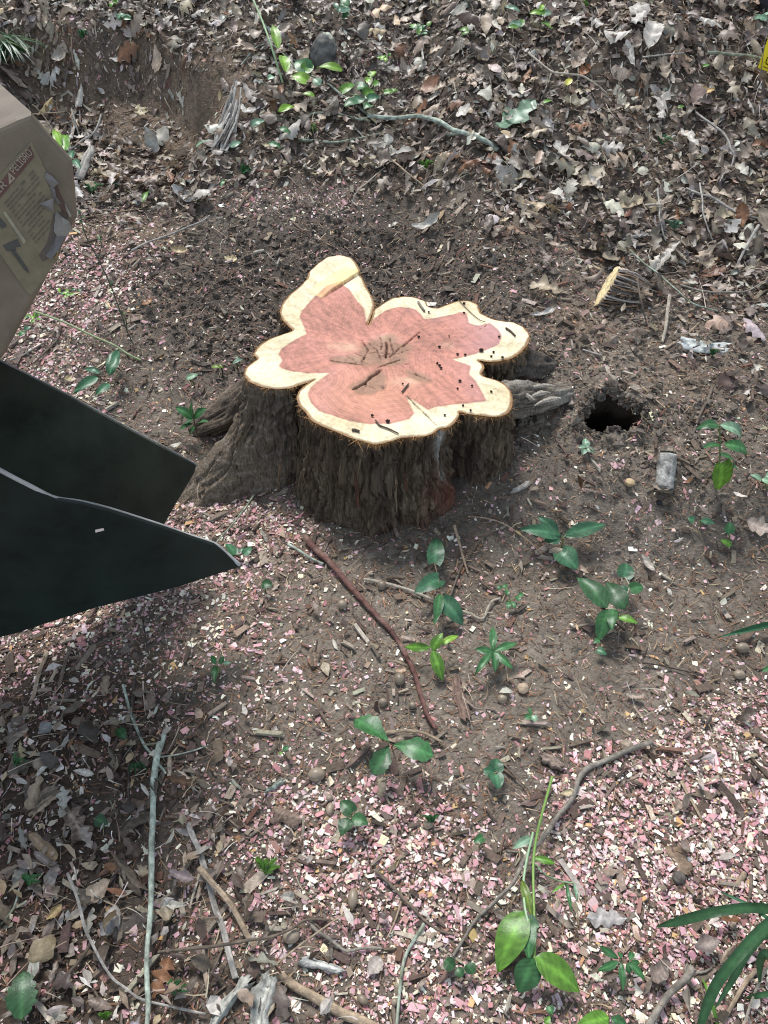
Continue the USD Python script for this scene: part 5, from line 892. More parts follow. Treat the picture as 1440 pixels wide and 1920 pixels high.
S('pale smooth twig crossing under the heart-leaved greenbrier shoot', 'pale', [(683, 1085), (720, 1092), (770, 1107), (845, 1140), (880, 1150), (905, 1160), (916, 1140), (924, 1126), (936, 1120)], 8)
S('short pale stick above the oak seedling', 'tan', [(722, 1374), (752, 1371), (790, 1374), (830, 1392)], 10)
S('upright pale splinter in front of the stump right corner', 'tan', [(852, 984), (860, 1015), (868, 1045), (877, 1075)], 7, ups=[.05, .03, .01, 0])
S('thin dark curved twig below the stump right corner', 'brown', [(842, 1120), (856, 1085), (870, 1055), (890, 1025), (915, 1000), (941, 992)], 5)
S('long thin straw twig from the stump corner to the blue-green leaves', 'tan', [(878, 969), (915, 973), (950, 986), (990, 1014), (1022, 1046)], 4)
S('long bent grey branch on bare soil and pink chips at lower right', 'grey', [(1222, 1388), (1190, 1402), (1150, 1420), (1100, 1440), (1088, 1460), (1072, 1495), (1040, 1535), (1012, 1580), (985, 1612), (960, 1660), (925, 1692), (890, 1728), (850, 1796)], 15, 'branch', 'branch', w1=8, ups=[0, 0, 0, 0, 0, 0, .01, .03, .04, .03, .01, 0, 0], forks=[([(1012, 1575), (1020, 1560), (1033, 1546)], 5)])
S('straight lichen-spotted stick standing out at lower left', 'lichen', [(300, 1395), (293, 1425), (288, 1470), (285, 1530), (284, 1600), (283, 1660), (280, 1730), (278, 1800), (277, 1870), (274, 1930)], 17, 'branch', 'branch', ups=[.03, .03] + [.02] * 8, forks=[([(308, 1378), (301, 1402), (293, 1424)], 13), ([(231, 1284), (242, 1325), (252, 1352), (268, 1392), (286, 1416), (312, 1452)], 8), ([(293, 1421), (330, 1415), (365, 1406), (388, 1398)], 5)])
S('dark straight stick in shade left of the lichen-spotted stick', 'dark', [(253, 1268), (249, 1310), (244, 1380), (242, 1450), (241, 1522)], 8)
S('long pale curved twig sweeping across the lower left corner', 'weath', [(128, 1636), (146, 1685), (160, 1740), (180, 1782), (208, 1832), (240, 1858), (270, 1876), (330, 1890), (386, 1901)], 8, 'branch', 'branch', ups=[.02, .03, .03, .03, .02, .02, .01, .01, 0])
S('weathered tan split stick with a pale edge, lower left of centre', 'weath', [(351, 1542), (362, 1570), (374, 1598), (388, 1640), (402, 1690), (412, 1720), (428, 1770), (442, 1832)], 15, w1=16, flat=.6)
S('curved brown dead stick crossing over the tan split stick', 'tan', [(376, 1628), (396, 1652), (420, 1676), (440, 1704), (462, 1745), (480, 1778)], 17, ups=[.02, .025, .02, .02, .01, 0])
S('horizontal brown twig across the split sticks at the bottom', 'brown', [(298, 1785), (350, 1779), (400, 1774), (460, 1764), (505, 1758), (545, 1742), (575, 1724), (615, 1727)], 9, ups=[.01, .03, .04, .04, .03, .02, .01, 0], forks=[([(420, 1772), (398, 1820), (372, 1862), (328, 1902)], 6), ([(575, 1725), (590, 1732), (608, 1748)], 6)])
S('straight straw-coloured twig rising left to right at bottom centre', 'tan', [(488, 1836), (520, 1806), (560, 1773), (609, 1739), (652, 1710)], 6, ups=[.01, .02, .03, .03, .02])
S('kinked grey twig with a flat foot below the straw twig', 'grey', [(583, 1735), (598, 1748), (613, 1757), (632, 1772), (650, 1783), (680, 1777), (716, 1778)], 10)
S('dark brown curved twig on pink chips at bottom centre', 'brown', [(701, 1628), (728, 1655), (756, 1684), (775, 1706), (792, 1724), (822, 1744), (853, 1753)], 9)
S('grey-green slender stick leaning at bottom right of centre', 'mossy', [(797, 1733), (782, 1755), (765, 1781), (756, 1806), (752, 1845), (746, 1920), (742, 1960)], 10)
S('stout pale branch leaving the bottom edge at centre', 'tan', [(516, 1820), (545, 1842), (582, 1862), (614, 1884), (644, 1900), (675, 1912), (712, 1932)], 22, 'branch', 'branch', w1=25)
S('thin brown stick under the stout pale branch', 'brown', [(517, 1852), (532, 1878), (548, 1902), (565, 1932)], 10)
S('smooth grey branch stub with a knobbed end at the bottom right', 'grey', [(1300, 1818), (1286, 1838), (1256, 1866), (1232, 1893), (1205, 1930)], 21, 'branch', 'branch', ups=[.02, .02, .01, .01, 0], forks=[([(1296, 1822), (1316, 1822), (1332, 1814)], 9), ([(1292, 1830), (1286, 1818), (1290, 1808)], 9)])
S('pale straight stick under the strap leaves at the bottom right', 'tan', [(1418, 1816), (1396, 1846), (1372, 1886), (1350, 1925)], 12)
S('white thin stick at the right bottom corner beside the strap leaves', 'pale', [(1438, 1815), (1424, 1842), (1412, 1872), (1394, 1925)], 8, ups=[.03, .03, .03, .02])
S('brown slanting twig beside the green blade at the bottom right', 'brown', [(1312, 1832), (1318, 1862), (1328, 1890), (1338, 1930)], 6, ups=[.02] * 4)
S('rotten straw-coloured stick on pink chips at lower right', 'tan', [(1279, 1466), (1290, 1488), (1304, 1512), (1318, 1538)], 10, flat=.6)
S('short tan stick end on chips above the strap leaves', 'tan', [(1397, 1636), (1384, 1658), (1368, 1682)], 15, flat=.7)
S('short brown stick right of the short tan stick end', 'brown', [(1408, 1640), (1406, 1668), (1402, 1694)], 9)
S('lichen-covered fallen branch lying along the litter behind the stump', 'lichen', [(690, 217), (715, 219), (740, 221), (786, 218), (805, 222), (823, 228), (848, 243), (872, 250), (895, 258), (915, 267), (933, 281)], 10, 'branch', 'branch', w1=13, ups=[.03, .03, .03, .04, .04, .04, .03, .02, .02, .01, 0], rough=.16,
  forks=[([(693, 217), (668, 196), (642, 179), (618, 160), (592, 144), (572, 126), (548, 112), (528, 98), (506, 85), (480, 90), (452, 122)], 6), ([(690, 219), (676, 224), (660, 220), (642, 216), (602, 212), (573, 217), (552, 232)], 6), ([(895, 258), (868, 253), (838, 250)], 8)])
S('mossy twig half buried below the fallen lichen branch', 'mossy', [(558, 262), (590, 266), (625, 267), (662, 262), (700, 254), (722, 248)], 7)
S('pale twig standing off the litter below the lichen branch', 'weath', [(664, 236), (678, 254), (688, 268), (692, 280)], 5)
S('bowed pale twig behind the stump rising from the litter', 'pale', [(660, 384), (668, 362), (685, 345), (704, 328), (722, 314)], 4, ups=[0, .03, .05, .03, 0])
S('brown broken twig poking from litter behind the stump', 'tan', [(708, 293), (738, 302), (762, 322), (790, 344), (800, 352)], 6, ups=[.01, .02, .03, .01, 0])
S('pale brown reed lying right of the pale oak leaf behind the stump', 'tan', [(764, 258), (784, 271), (806, 283), (826, 290)], 6)
S('curved pale stick over the leaf litter at upper right', 'pale', [(992, 100), (1034, 134), (1062, 138), (1089, 142), (1110, 152), (1126, 164), (1139, 178)], 6, ups=[.02, .04, .05, .05, .05, .03, .01], forks=[([(1036, 132), (1026, 158), (1014, 186)], 5)])
S('thin straight twig running right from the leaf pile toward the flag', 'weath', [(1204, 107), (1240, 103), (1282, 100)], 4, ups=[.03, .04, .04])
S('greenish twig ending under the yellow flag', 'mossy', [(1328, 96), (1368, 101), (1404, 105), (1446, 111)], 8, ups=[.03, .04, .04, .03])
S('long arched pale twig at the right of the slope', 'weath', [(1304, 212), (1334, 232), (1358, 252), (1370, 276), (1375, 292), (1370, 318)], 6, ups=[.02, .04, .05, .05, .04, .02])
S('pale crooked twig standing in litter right of the leaf pile, leaning left', 'weath', [(1233, 356), (1237, 384), (1237, 408), (1243, 432), (1250, 452)], 6, ups=[.03, .04, .04, .02, .0])
S('thin pale twig parallel to the crooked twig at right', 'weath', [(1312, 344), (1316, 372), (1318, 398), (1328, 432), (1336, 450)], 5, ups=[.02, .04, .04, .02, 0])
S('long grey twig slanting down the slope at the right edge', 'weath', [(1286, 354), (1320, 366), (1345, 376), (1380, 397), (1424, 410)], 7, ups=[.02, .04, .04, .03, .01])
S('short cut pale twig across the crooked twig', 'pale', [(1210, 385), (1228, 384), (1244, 384)], 6, ups=[.04, .05, .05])
S('thick pale stick at the litter edge right of the leaf pile', 'weath', [(1168, 447), (1200, 443), (1242, 440)], 11)
S('long thin brown twig pointing to the splintered wood piece', 'mossy', [(1180, 470), (1210, 496), (1240, 518), (1270, 545), (1300, 570), (1345, 584)], 5, ups=[.03, .04, .04, .04, .03, .01])
S('curved pale stick beside the long thin brown twig at right', 'pale', [(1260, 462), (1284, 480), (1306, 490), (1326, 497), (1340, 498)], 8)
S('straight pale stick slanting up at the far right litter', 'weath', [(1420, 424), (1406, 450), (1392, 478), (1377, 504)], 8, ups=[.04, .04, .03, .01])
S('slim whitish stick standing on soil above the white bark slab', 'pale', [(1258, 556), (1253, 586), (1247, 614), (1241, 641)], 9, ups=[.04, .03, .02, 0])
S('upright brown twig in front of the splintered wood piece', 'brown', [(1195, 520), (1200, 556), (1206, 582), (1212, 606)], 5, ups=[.08, .06, .03, 0])
S('short pale twig on dark soil right of the stump', 'weath', [(1092, 654), (1110, 660), (1127, 666)], 6)
S('tan splinter lying on the soil above the hole', 'tan', [(1206, 726), (1224, 744), (1247, 765)], 6)
S('thin greyish twig across leaves below the curved pale stick at right', 'grey', [(1275, 535), (1320, 546), (1362, 548), (1402, 545), (1440, 524)], 5, ups=[.02, .03, .03, .03, .02])
S('orange-brown stick reaching from the white bark slab up to the litter', 'tan', [(1246, 654), (1270, 640), (1292, 624), (1310, 606)], 7)
S('brown rotten stick right of the hole', 'brown', [(1336, 726), (1326, 750), (1314, 774), (1306, 796)], 8)
S('thin dark twig at right on bare soil', 'dark', [(1204, 1242), (1232, 1246), (1262, 1254), (1290, 1260), (1320, 1268)], 5)
S('dark twig on soil left of the round-leaf seedling', 'brown', [(944, 1432), (966, 1456), (990, 1480)], 5)
S('long thin twig across litter right of the grinder housing', 'weath', [(246, 471), (275, 456), (304, 445), (345, 428), (378, 415), (392, 404)], 5, ups=[.01, .02, .02, .03, .02, .01])
S('thin straw twig left of the dug bank litter', 'tan', [(160, 407), (195, 402), (230, 396), (268, 391)], 3.5)
S('forked pale twig hanging on the bank edge right of the housing', 'weath', [(190, 216), (184, 234), (174, 252), (152, 266), (133, 280)], 6, ups=[.05, .05, .04, .03, .01], forks=[([(174, 252), (160, 256), (152, 240)], 4)])
S('pale stick lying down the bank at upper left', 'pale', [(126, 168), (145, 186), (160, 200), (172, 211)], 7)
S('bleached stick on bank litter left of the pale bank stick', 'weath', [(60, 124), (84, 142), (100, 154), (114, 164)], 6)
S('thin vertical grass stalk on the bank above the housing', 'tan', [(133, 70), (136, 110), (145, 130)], 3, ups=[.08, .05, 0])
S('pair of thin vertical twigs above the grinder housing', 'weath', [(134, 205), (142, 232), (150, 258)], 5, ups=[.06, .04, .01], forks=[([(148, 196), (150, 224), (150, 240)], 4)])
S('fine straw stalk above the housing corner', 'tan', [(60, 214), (92, 212), (122, 210)], 3, ups=[.05, .05, .04])
S('long straw stalk slanting behind the housing corner', 'tan', [(60, 196), (80, 215), (100, 245)], 3.5, ups=[.1, .06, .03])
S('dark twig on dark soil behind the left lobe of the stump', 'dark', [(352, 574), (380, 556), (402, 542), (420, 535)], 4)
S('thin root twig in the dark soil right behind the far lobe', 'brown', [(757, 498), (760, 520), (772, 538)], 3.5)
S('pale straw twig below the flat weathered board at left', 'tan', [(174, 296), (186, 310), (192, 328), (194, 340)], 4, ups=[.04, .04, .03, .0])
S('grey twig below the housing among pink chips, longer of two', 'brown', [(113, 614), (108, 634), (92, 652), (64, 680)], 7)
S('grey twig below the housing among pink chips, shorter of two', 'grey', [(20, 676), (50, 662), (84, 643)], 6)
S('slender twig rising from pink chips beside the flap corner', 'mossy', [(476, 928), (456, 958), (432, 988), (404, 1020)], 6, ups=[.01, .02, .03, .02])
S('fine dark vertical twig on chips below the black flap', 'dark', [(267, 1160), (274, 1200), (286, 1262), (293, 1310), (294, 1356)], 4)
S('brown twig slanting through shaded litter under the flap', 'brown', [(232, 1188), (186, 1206), (152, 1232), (128, 1262)], 5)
S('wide pale wood strip in the shade below the flap', 'tan', [(88, 1228), (76, 1262), (64, 1296), (54, 1318)], 12, flat=.35)
S('dark bark strip in the shade right of the wide pale strip', 'brown', [(132, 1212), (122, 1248), (110, 1290)], 12, flat=.3)
S('brown twig below the curved pale twig at lower left', 'brown', [(170, 1766), (150, 1800), (110, 1844), (72, 1876)], 9)
S('thin twig at the bottom left between bark bits', 'brown', [(176, 1852), (192, 1882), (222, 1916)], 7)
S('fine twig along the left edge under the toothed leaf litter', 'mossy', [(40, 1652), (26, 1700), (0, 1734)], 6)
S('short white splinter crossing beside the brown dead stick', 'pale', [(373, 1640), (364, 1672), (356, 1704)], 8)
S('thin brown twig from the brown dead stick toward pink chips', 'brown', [(460, 1690), (440, 1708), (412, 1728), (398, 1732)], 7)
S('grey twig below the split stick running to the bottom', 'grey', [(380, 1780), (386, 1820), (388, 1880)], 8)
S('straight twig on chips above the straw twig at bottom centre', 'tan', [(752, 1690), (742, 1722), (728, 1756)], 6)
S('thin twig right of centre on chips near the three-leaved sprout', 'brown', [(680, 1560), (688, 1592), (692, 1616)], 4)
S('pair of thin brown twigs on needles below the oak seedling', 'brown', [(770, 1470), (776, 1498), (778, 1526)], 4, forks=[([(748, 1440), (752, 1470), (756, 1500)], 4)])

# flat pieces of bark and board
def slab(label, kind, pts, w, thick, name='bark_piece', cat='bark', ups=None, grooves=.4, tint=None, jag=.25, n=16, nc=7):
    sd = sum(map(ord, label)); J = np.random.default_rng(sd); P3 = np.vstack([at1(p[0], p[1], thick + .004 + (0 if ups is None else ups[i])) for i, p in enumerate(pts)]); cc = catmull(P3, n); sc = mean_scale(0, 0, cc.mean(0))
    d = np.gradient(cc, axis=0); d /= np.linalg.norm(d, axis=1, keepdims=True); s = np.cross(d, [0, -.2, 1.0]); s /= np.linalg.norm(s, axis=1, keepdims=True); nn_ = np.cross(s, d)
    ww = w * sc / 2 * (1 + jag * gaussian_filter(J.normal(0, 1.5, (n, 2)), (1, 0))); ww[[0, -1]] *= .75; v_ = np.linspace(-1, 1, nc); gro = J.normal(0, 1, nc) * grooves * thick
    top = cc[:, None] + s[:, None] * (np.where(v_[None] < 0, ww[:, :1], ww[:, 1:]) * v_[None])[..., None] + nn_[:, None] * (gro[None] + thick * .14 * J.normal(0, 1, (n, nc)) + thick * (1 - v_[None] ** 2))[..., None] + d[:, None] * (J.normal(0, .004, nc)[None] * (np.arange(n)[:, None] % (n - 1) == 0))[..., None]
    bot = top - nn_[:, None] * thick * 1.4; V_ = np.vstack([top.reshape(-1, 3), bot.reshape(-1, 3)]); N_ = n * nc; i, j = np.meshgrid(np.arange(n - 1), np.arange(nc - 1), indexing='ij')
    q = np.stack([i * nc + j, i * nc + j + 1, (i + 1) * nc + j + 1, (i + 1) * nc + j], -1).reshape(-1, 4); edge_ = np.r_[np.arange(nc), np.arange(1, n) * nc + nc - 1, (n - 1) * nc + np.arange(nc - 2, -1, -1), np.arange(n - 2, 0, -1) * nc]
    e2 = np.roll(edge_, -1); q = np.vstack([q[:, ::-1], q + N_, np.stack([edge_, e2, e2 + N_, edge_ + N_], 1)])
    base = np.array(WOOD[kind] if tint is None else tint); str_ = J.normal(0, .22, nc); t = base[None, None] * (1 + str_[None] + .18 * J.normal(0, 1, (n, nc)))[..., None]
    return tag(obj(name, (V_, q), 'stick', None, np.clip(np.vstack([t.reshape(-1, 3)] * 2), .01, .75), True), label, cat)
slab('white weathered bark slab lying on soil at the right', 'weath', [(1268, 640), (1295, 645), (1330, 650), (1366, 652)], 30, .003, tint=(.46, .475, .455), grooves=.7, jag=.10)
slab('reddish flat bark strip right of the root stick', 'brown', [(854, 1268), (860, 1295), (868, 1322), (875, 1350)], 20, .002, tint=(.17, .11, .085))
slab('curled brown bark flake on pink chips at lower right', 'brown', [(1264, 1588), (1272, 1606), (1280, 1622), (1292, 1640)], 30, .003, tint=(.21, .145, .10))
slab('flat weathered board piece leaning beside the grinder housing', 'weath', [(174, 274), (165, 292), (156, 312), (146, 336)], 17, .005, 'board_piece', 'board', ups=[.05, .04, .02, 0])
slab('white splintered wood piece between twigs at bottom centre', 'weath', [(562, 1800), (586, 1806), (612, 1812), (640, 1822)], 16, .005, 'wood_splinter', 'wood', tint=(.45, .44, .40))
slab('grey rotten board end at the bottom edge left of centre', 'weath', [(508, 1826), (500, 1856), (490, 1890), (482, 1935)], 38, .010, 'board_piece', 'board', tint=(.33, .325, .29), grooves=.5)
slab('pale mottled bark piece lower left of the rotten board', 'lichen', [(470, 1838), (440, 1866), (415, 1900), (398, 1930)], 22, .006, tint=(.33, .33, .29))
slab('dark fibrous bark piece crossing behind the lichen-spotted stick', 'brown', [(226, 1568), (246, 1548), (268, 1535), (286, 1524)], 22, .004)
slab('broken brown bark plate in the lower left litter', 'brown', [(130, 1525), (145, 1545), (158, 1572)], 34, .004, tint=(.22, .165, .125))
slab('long fibrous bark strip lower left beside the lichen stick', 'brown', [(218, 1610), (238, 1640), (268, 1672)], 20, .004)
slab('brown bark strip in shade at left among bark bits', 'brown', [(56, 1520), (80, 1492), (106, 1478)], 24, .004, tint=(.20, .16, .12))
slab('yellowish bark strip in shade at left', 'tan', [(58, 1528), (80, 1506), (104, 1490)], 14, .003)
slab('rotten log strip in the litter behind the stump at right', 'brown', [(952, 356), (972, 374), (1000, 392)], 16, .008, 'bark_piece', 'bark', tint=(.20, .165, .14))
slab('brown bark chip on soil left of the round-leaf seedling', 'brown', [(1014, 1418), (1040, 1430), (1052, 1440)], 20, .004, tint=(.20, .15, .12))
slab('grey bark chip on soil beside the right lobe', 'weath', [(960, 922), (978, 914), (992, 906)], 9, .002)
slab('flat brown bark piece among pink chips, lower centre', 'brown', [(512, 1525), (535, 1530), (560, 1538)], 26, .003, tint=(.20, .14, .105))
slab('greenish grey splinter on chips left of centre', 'lichen', [(498, 1484), (514, 1474), (532, 1462)], 8, .003)
slab('light brown splinter at left of the lichen stick fork', 'tan', [(334, 1448), (352, 1466), (370, 1480)], 12, .003, tint=(.30, .25, .20))
slab('wedge of brown wood below the horizontal brown twig', 'brown', [(306, 1804), (322, 1812), (336, 1818)], 16, .004, tint=(.23, .16, .11))
slab('pale splinter leaning in the notch on the left side of the stump', 'tan', [(519, 795), (535, 780), (552, 764)], 8, .003, 'wood_splinter', 'wood', ups=[.09, .11, .13], tint=(.36, .27, .17))
# weathered splintered log on the bank, built of splinters
t = thing('splintered_log', 'weathered grey splintered wood leaning up the bank behind the grinder', 'wood', None, at1(425, 270))
for k in range(26):
    a0 = R.normal(0, 8); y1 = R.uniform(145, 230); q = [(412 + a0 * .9 + R.normal(0, 3), 285 - R.uniform(0, 25)), (425 + a0 + R.normal(0, 2), (285 + y1) / 2), (438 + a0 * .6 - (230 - y1) * -.03, y1)]
    v, f, tt = stick_mesh(q, R.uniform(4, 9), 'weath', ups=[0, .03, .05 + R.uniform(0, .02)], seed=k, flat=.5); obj('splinter', (v, f), 'stick', t, np.clip(tt * R.uniform(.6, 1.5), .01, .7), True)
# short logs
def log(label, a, b, w, tint, endtint, name='log', ups=(.0, .0)):
    A, B = at1(*a), at1(*b); r = w / 2 * mean_scale(*a); A = A + [0, 0, r * .75 + ups[0]]; B = B + [0, 0, r * .75 + ups[1]]
    t = thing(name, label, 'log', None, (A + B) / 2); q = catmull(np.vstack([A, (A + B) / 2, B]), 26); v, f = tube(q, r, 26, .05, 4); a_ = meshkit.fbm(v * [60, 25, 60], 3, 2) - .5
    tt = np.array(tint)[None] * (1 + 2.2 * a_ + 1.3 * (meshkit.fbm(v * 190, 2, 5) - .5))[:, None]; obj('bark', (v, f), 'stick', t, np.clip(tt, .02, .7), True)
    for E, dd in ((A, A - B), (B, B - A)):
        d = dd / np.linalg.norm(dd); s = np.cross(d, [0, 0, 1]); s /= np.linalg.norm(s); u_ = np.cross(s, d); an = np.linspace(0, 2 * np.pi, 27)[:-1]; V_ = [E + d * (r * .26)]
        for k in (.45, .93): V_ += list(E + d * (r * .26) + r * k * (np.cos(an)[:, None] * s + np.sin(an)[:, None] * u_) + R.normal(0, .0006, (26, 3)))
        V_ = np.array(V_); j = np.arange(26); j2 = (j + 1) % 26; fs = np.vstack([np.stack([0 * j, 1 + j, 1 + j2], 1), np.stack([1 + j, 27 + j, 27 + j2], 1), np.stack([1 + j, 27 + j2, 1 + j2], 1)])
        obj('cut_end', (V_, fs if np.cross(s, u_) @ d > 0 else fs[:, ::-1]), 'stick', t, np.clip(np.array(endtint) * R.uniform(.7, 1.3, (53, 1)), .02, .7), True)
log('short grey log piece half sunk in soil at the right', (1247, 868), (1243, 922), 34, (.30, .29, .265), (.24, .20, .15), ups=(.008, -.01))
t = thing('splintered_root_piece', 'sawn root piece with orange cut edge and fibrous grey bark behind the hole', 'wood', None, at1(1150, 572))
c0 = at1(1116, 574) + [0, 0, .004]; c1 = at_y(np.array([1156.]), np.array([502.]), at1(1130, 572)[1] + .06)[0]; ex = c1 - c0; Lc = np.linalg.norm(ex); ex /= Lc; back = np.array([.98, .06, -.22]); back /= np.linalg.norm(back); up_ = np.cross(ex, back); up_ /= np.linalg.norm(up_)
an = np.linspace(0, 2 * np.pi, 30)[:-1]; ell = lambda k: (c0 + c1) / 2 + np.outer(np.cos(an) * Lc * .54 * k, ex) + np.outer(np.sin(an) * .028 * k, up_)
V_ = np.vstack([(c0 + c1)[None] / 2, ell(.5), ell(1.0), ell(1.0) + back * .006]) + R.normal(0, .0012, (88, 3)); j = np.arange(29); j2 = (j + 1) % 29
fs = np.vstack([np.stack([0 * j, 1 + j2, 1 + j], 1)] + [np.vstack([np.stack([a + j, a + 29 + j2, a + 29 + j], 1), np.stack([a + j, a + j2, a + 29 + j2], 1)]) for a in (1, 30)])
obj('cut_face', (V_, fs[:, ::-1]), 'stick', t, np.clip(np.array([.66, .52, .29]) * R.uniform(.7, 1.35, (88, 1)), .02, .8), True)
for k in range(70):
    a = R.uniform(0, 6.28); p0 = (c0 + c1) / 2 + np.cos(a) * Lc * .5 * ex + np.sin(a) * .034 * up_ + back * .003; L_ = R.uniform(.06, .14); q = np.vstack([p0, p0 + back * L_ * .5 + R.normal(0, .004, 3) - [0, 0, .004], p0 + back * L_ + R.normal(0, .008, 3) - [0, 0, .022 * np.cos(a) + .012]])
    w_ = R.uniform(.003, .0075); obj('bark_strip', tube(catmull(q, 6), np.linspace(w_, w_ * .4, 6), 5, .2, k, .5), 'stick', t, np.array([.26, .22, .19]) * R.uniform(.35, 1.7) * (np.array([1.25, .9, .6]) if R.random() < .25 else 1), True)
# rock
rk = trimesh.creation.icosphere(3, 1.0); pv = np.array(rk.vertices); pv = pv * (1 + .5 * (meshkit.fbm(pv * 1.7 + 5, 3, 3) - .5))[:, None] * [.055, .05, .065]; pr = at1(606, 118)
tag(obj('stone', (pv + pr + [0, 0, .03], np.array(rk.faces)), 'stick', None, np.clip(np.array([.115, .11, .098]) * (1 + 2.4 * (meshkit.fbm(pv * 40, 3, 1) - .5))[:, None], .02, .5), True), 'grey lichen-dulled stone in the litter beside the vine at top centre', 'stone')
def clod(label, px, py, r, tint, name='stone', cat='stone', sq=(1, 1, .7)):
    m_ = trimesh.creation.icosphere(2, 1.0); v = np.array(m_.vertices); sd = int(px + py); v = v * (1 + .55 * (meshkit.fbm(v * 1.6 + sd, 3, sd) - .5))[:, None] * np.array(sq) * r * mean_scale(px, py); p = at1(px, py)
    tag(obj(name, (v + p + [0, 0, r * .5 * mean_scale(px, py)], np.array(m_.faces)), 'stick', None, tint, True), label, cat)
clod('small dark stone below the curled bark flake', 1272, 1648, 12, (.10, .085, .075)); clod('orange clay lump by the splintered log', 436, 240, 11, (.34, .18, .09), 'clay_lump', 'clay'); clod('pale clay lump on the litter left of the leaf pile', 944, 266, 16, (.42, .32, .20), 'clay_lump', 'clay'); clod('tan clay slab among chips below the dug bank', 214, 340, 15, (.36, .21, .12), 'clay_lump', 'clay', (1.6, .5, .5)); clod('dark pebble on soil below the short grey log', 1236, 945, 6, (.02, .02, .022)); clod('pale crumb of wood on soil left of the short grey log', 1180, 908, 9, (.45, .33, .19), 'wood_lump', 'wood'); clod('pale lump of bark near the small two-leaved seedling', 980, 1293, 11, (.36, .27, .19), 'wood_lump', 'wood')
# acorns and nuts
def acorn(label, px, py, r, lo, yaw=0, cap=False):
    n, s = 12, 14; u = np.linspace(0, np.pi, n); rr = np.sin(u); ax = -np.cos(u) * lo; a = np.arange(s) * 2 * np.pi / s; R_ = r * mean_scale(px, py)
    v = np.stack([ax[:, None] + 0 * a, rr[:, None] * np.cos(a), rr[:, None] * np.sin(a)], -1).reshape(-1, 3) * R_; c, s_ = math.cos(yaw), math.sin(yaw); v = v @ np.array([[c, s_, 0], [-s_, c, 0], [0, 0, 1]])
    i, j = np.meshgrid(np.arange(n - 1), np.arange(s), indexing='ij'); q = np.stack([i * s + j, i * s + (j + 1) % s, (i + 1) * s + (j + 1) % s, (i + 1) * s + j], -1).reshape(-1, 4); p = at1(px, py) + [0, 0, R_ * .62]
    t = thing('acorn', label, 'acorn', None, p); w = (1 + .8 * (meshkit.fbm(v * 130, 2, int(px)) - .5))[:, None]; col_ = np.array([.235, .185, .135]) * R.uniform(.75, 1.25)
    obj('nut', (v + p, q), 'plastic', t, np.clip(col_ * w, .01, .6), True)
    tip = np.array([[lo * 1.0, 0, 0]]) @ np.array([[c, s_, 0], [-s_, c, 0], [0, 0, 1]]) * R_; obj('tip', tube(np.vstack([p + tip[0] * .97, p + tip[0] * 1.14]), np.array([R_ * .2, R_ * .03]), 6), 'stick', t, col_ * .5, True)
for lb, a in (('round grey acorn beside the pale twig right of the root stick', (716, 1101, 9, 1.0, 1)), ('round grey acorn left of the red-brown root stick', (642, 1137, 9, 1.0, 2)), ('longer brown acorn touching the root stick on its left', (749, 1276, 10, 1.3, 1.6)), ('pale acorn on pale chips left of the root stick end', (718, 1319, 8, 1.0, .3)), ('acorn just right of the pale acorn near the root stick end', (773, 1325, 7, 1.0, .3)), ('brown acorn beside a curled leaf right of the flat bark strip', (941, 1313, 9, 1.1, .8)), ('large dark acorn left of the oak seedling', (594, 1456, 13, 1.25, .2)), ('long striped acorn standing among pink chips', (662, 1686, 10, 1.8, 1.5)), ('big round acorn between twigs at bottom centre', (547, 1757, 14, 1.15, .3)), ('dark acorn left of the three-leaved sprout', (619, 1519, 8, 1.5, 1.4)), ('acorn under the tiny cedar sprig', (803, 1546, 10, 1.1, .9)), ('acorn half buried above the oak seedling leaves', (750, 1391, 8, 1.1, .4)), ('acorn at the right edge below the grass blade', (1390, 1218, 10, 1.3, .1)), ('dark acorn in soil at the far right', (1384, 1268, 9, 1.2, .1)), ('small acorn in leaf litter right behind the stump', (1025, 455, 7, 1.0, .2)), ('long brown acorn by the stout pale branch', (680, 1876, 8, 1.5, -.6)), ('acorn in shade on the lower left litter', (76, 1434, 11, 1.1, .4)), ('small acorn between pink chips left of the dark acorn', (618, 1498, 6, 1.2, .4)), ('small brown acorn among chips at the bottom centre', (740, 1880, 7, 1.0, 1))): acorn(lb, *a)
# single dead leaves that stand out
def dead(label, b, t, w, lobes=3, depth=.6, c=(.30, .24, .18), up=.03, rl=.6, rw=.5, name='dead_leaf', ns=26, upb=0, kind='dead_leaf'):
    B, T_ = at1(b[0], b[1], up + upb), at1(t[0], t[1], up); d = T_ - B; L = np.linalg.norm(d); d /= L; tc = CAM - B; tc /= np.linalg.norm(tc); n = np.array([0, 0, .8]) + .5 * tc + R.normal(0, .15, 3); s = np.cross(n, d); s /= np.linalg.norm(s); n = np.cross(d, s); W = w * mean_scale(*b)
    v, f = leaf_batch(((B + T_) / 2)[None], (d[None], s[None], n[None]), np.array([L]), np.array([W]), ns, 7, np.array([lobes]), np.array([depth]), np.array([1.1]), np.array([L * rl]), np.array([W * rw]), np.array([L * .02]), .05)
    ar = np.tile(np.abs(np.linspace(-1, 1, 7)), ns); tt = np.array(c)[None] * (1.14 - .22 * ar + R.normal(0, .05, ns * 7))[:, None] * (1 + .3 * (ar < .05))[:, None]; tag(obj(name, (v[0], f), kind, None, np.clip(tt, .01, .8), True), label, 'leaf')
dead('twisted pale dead leaf lying on dark soil behind the stump', (768, 430), (836, 400), 34, 1.5, .5, (.42, .39, .34), rl=.4, rw=.35)
dead('tan lobed oak leaf on dark soil right behind the stump', (1052, 545), (992, 530), 44, 2.6, .75, (.34, .265, .18), rl=-.9, rw=.6)
dead('large pale lobed oak leaf upright in litter behind the stump', (705, 318), (728, 252), 54, 2.6, .72, (.43, .40, .34), rl=1.2, rw=.9, upb=-.02)
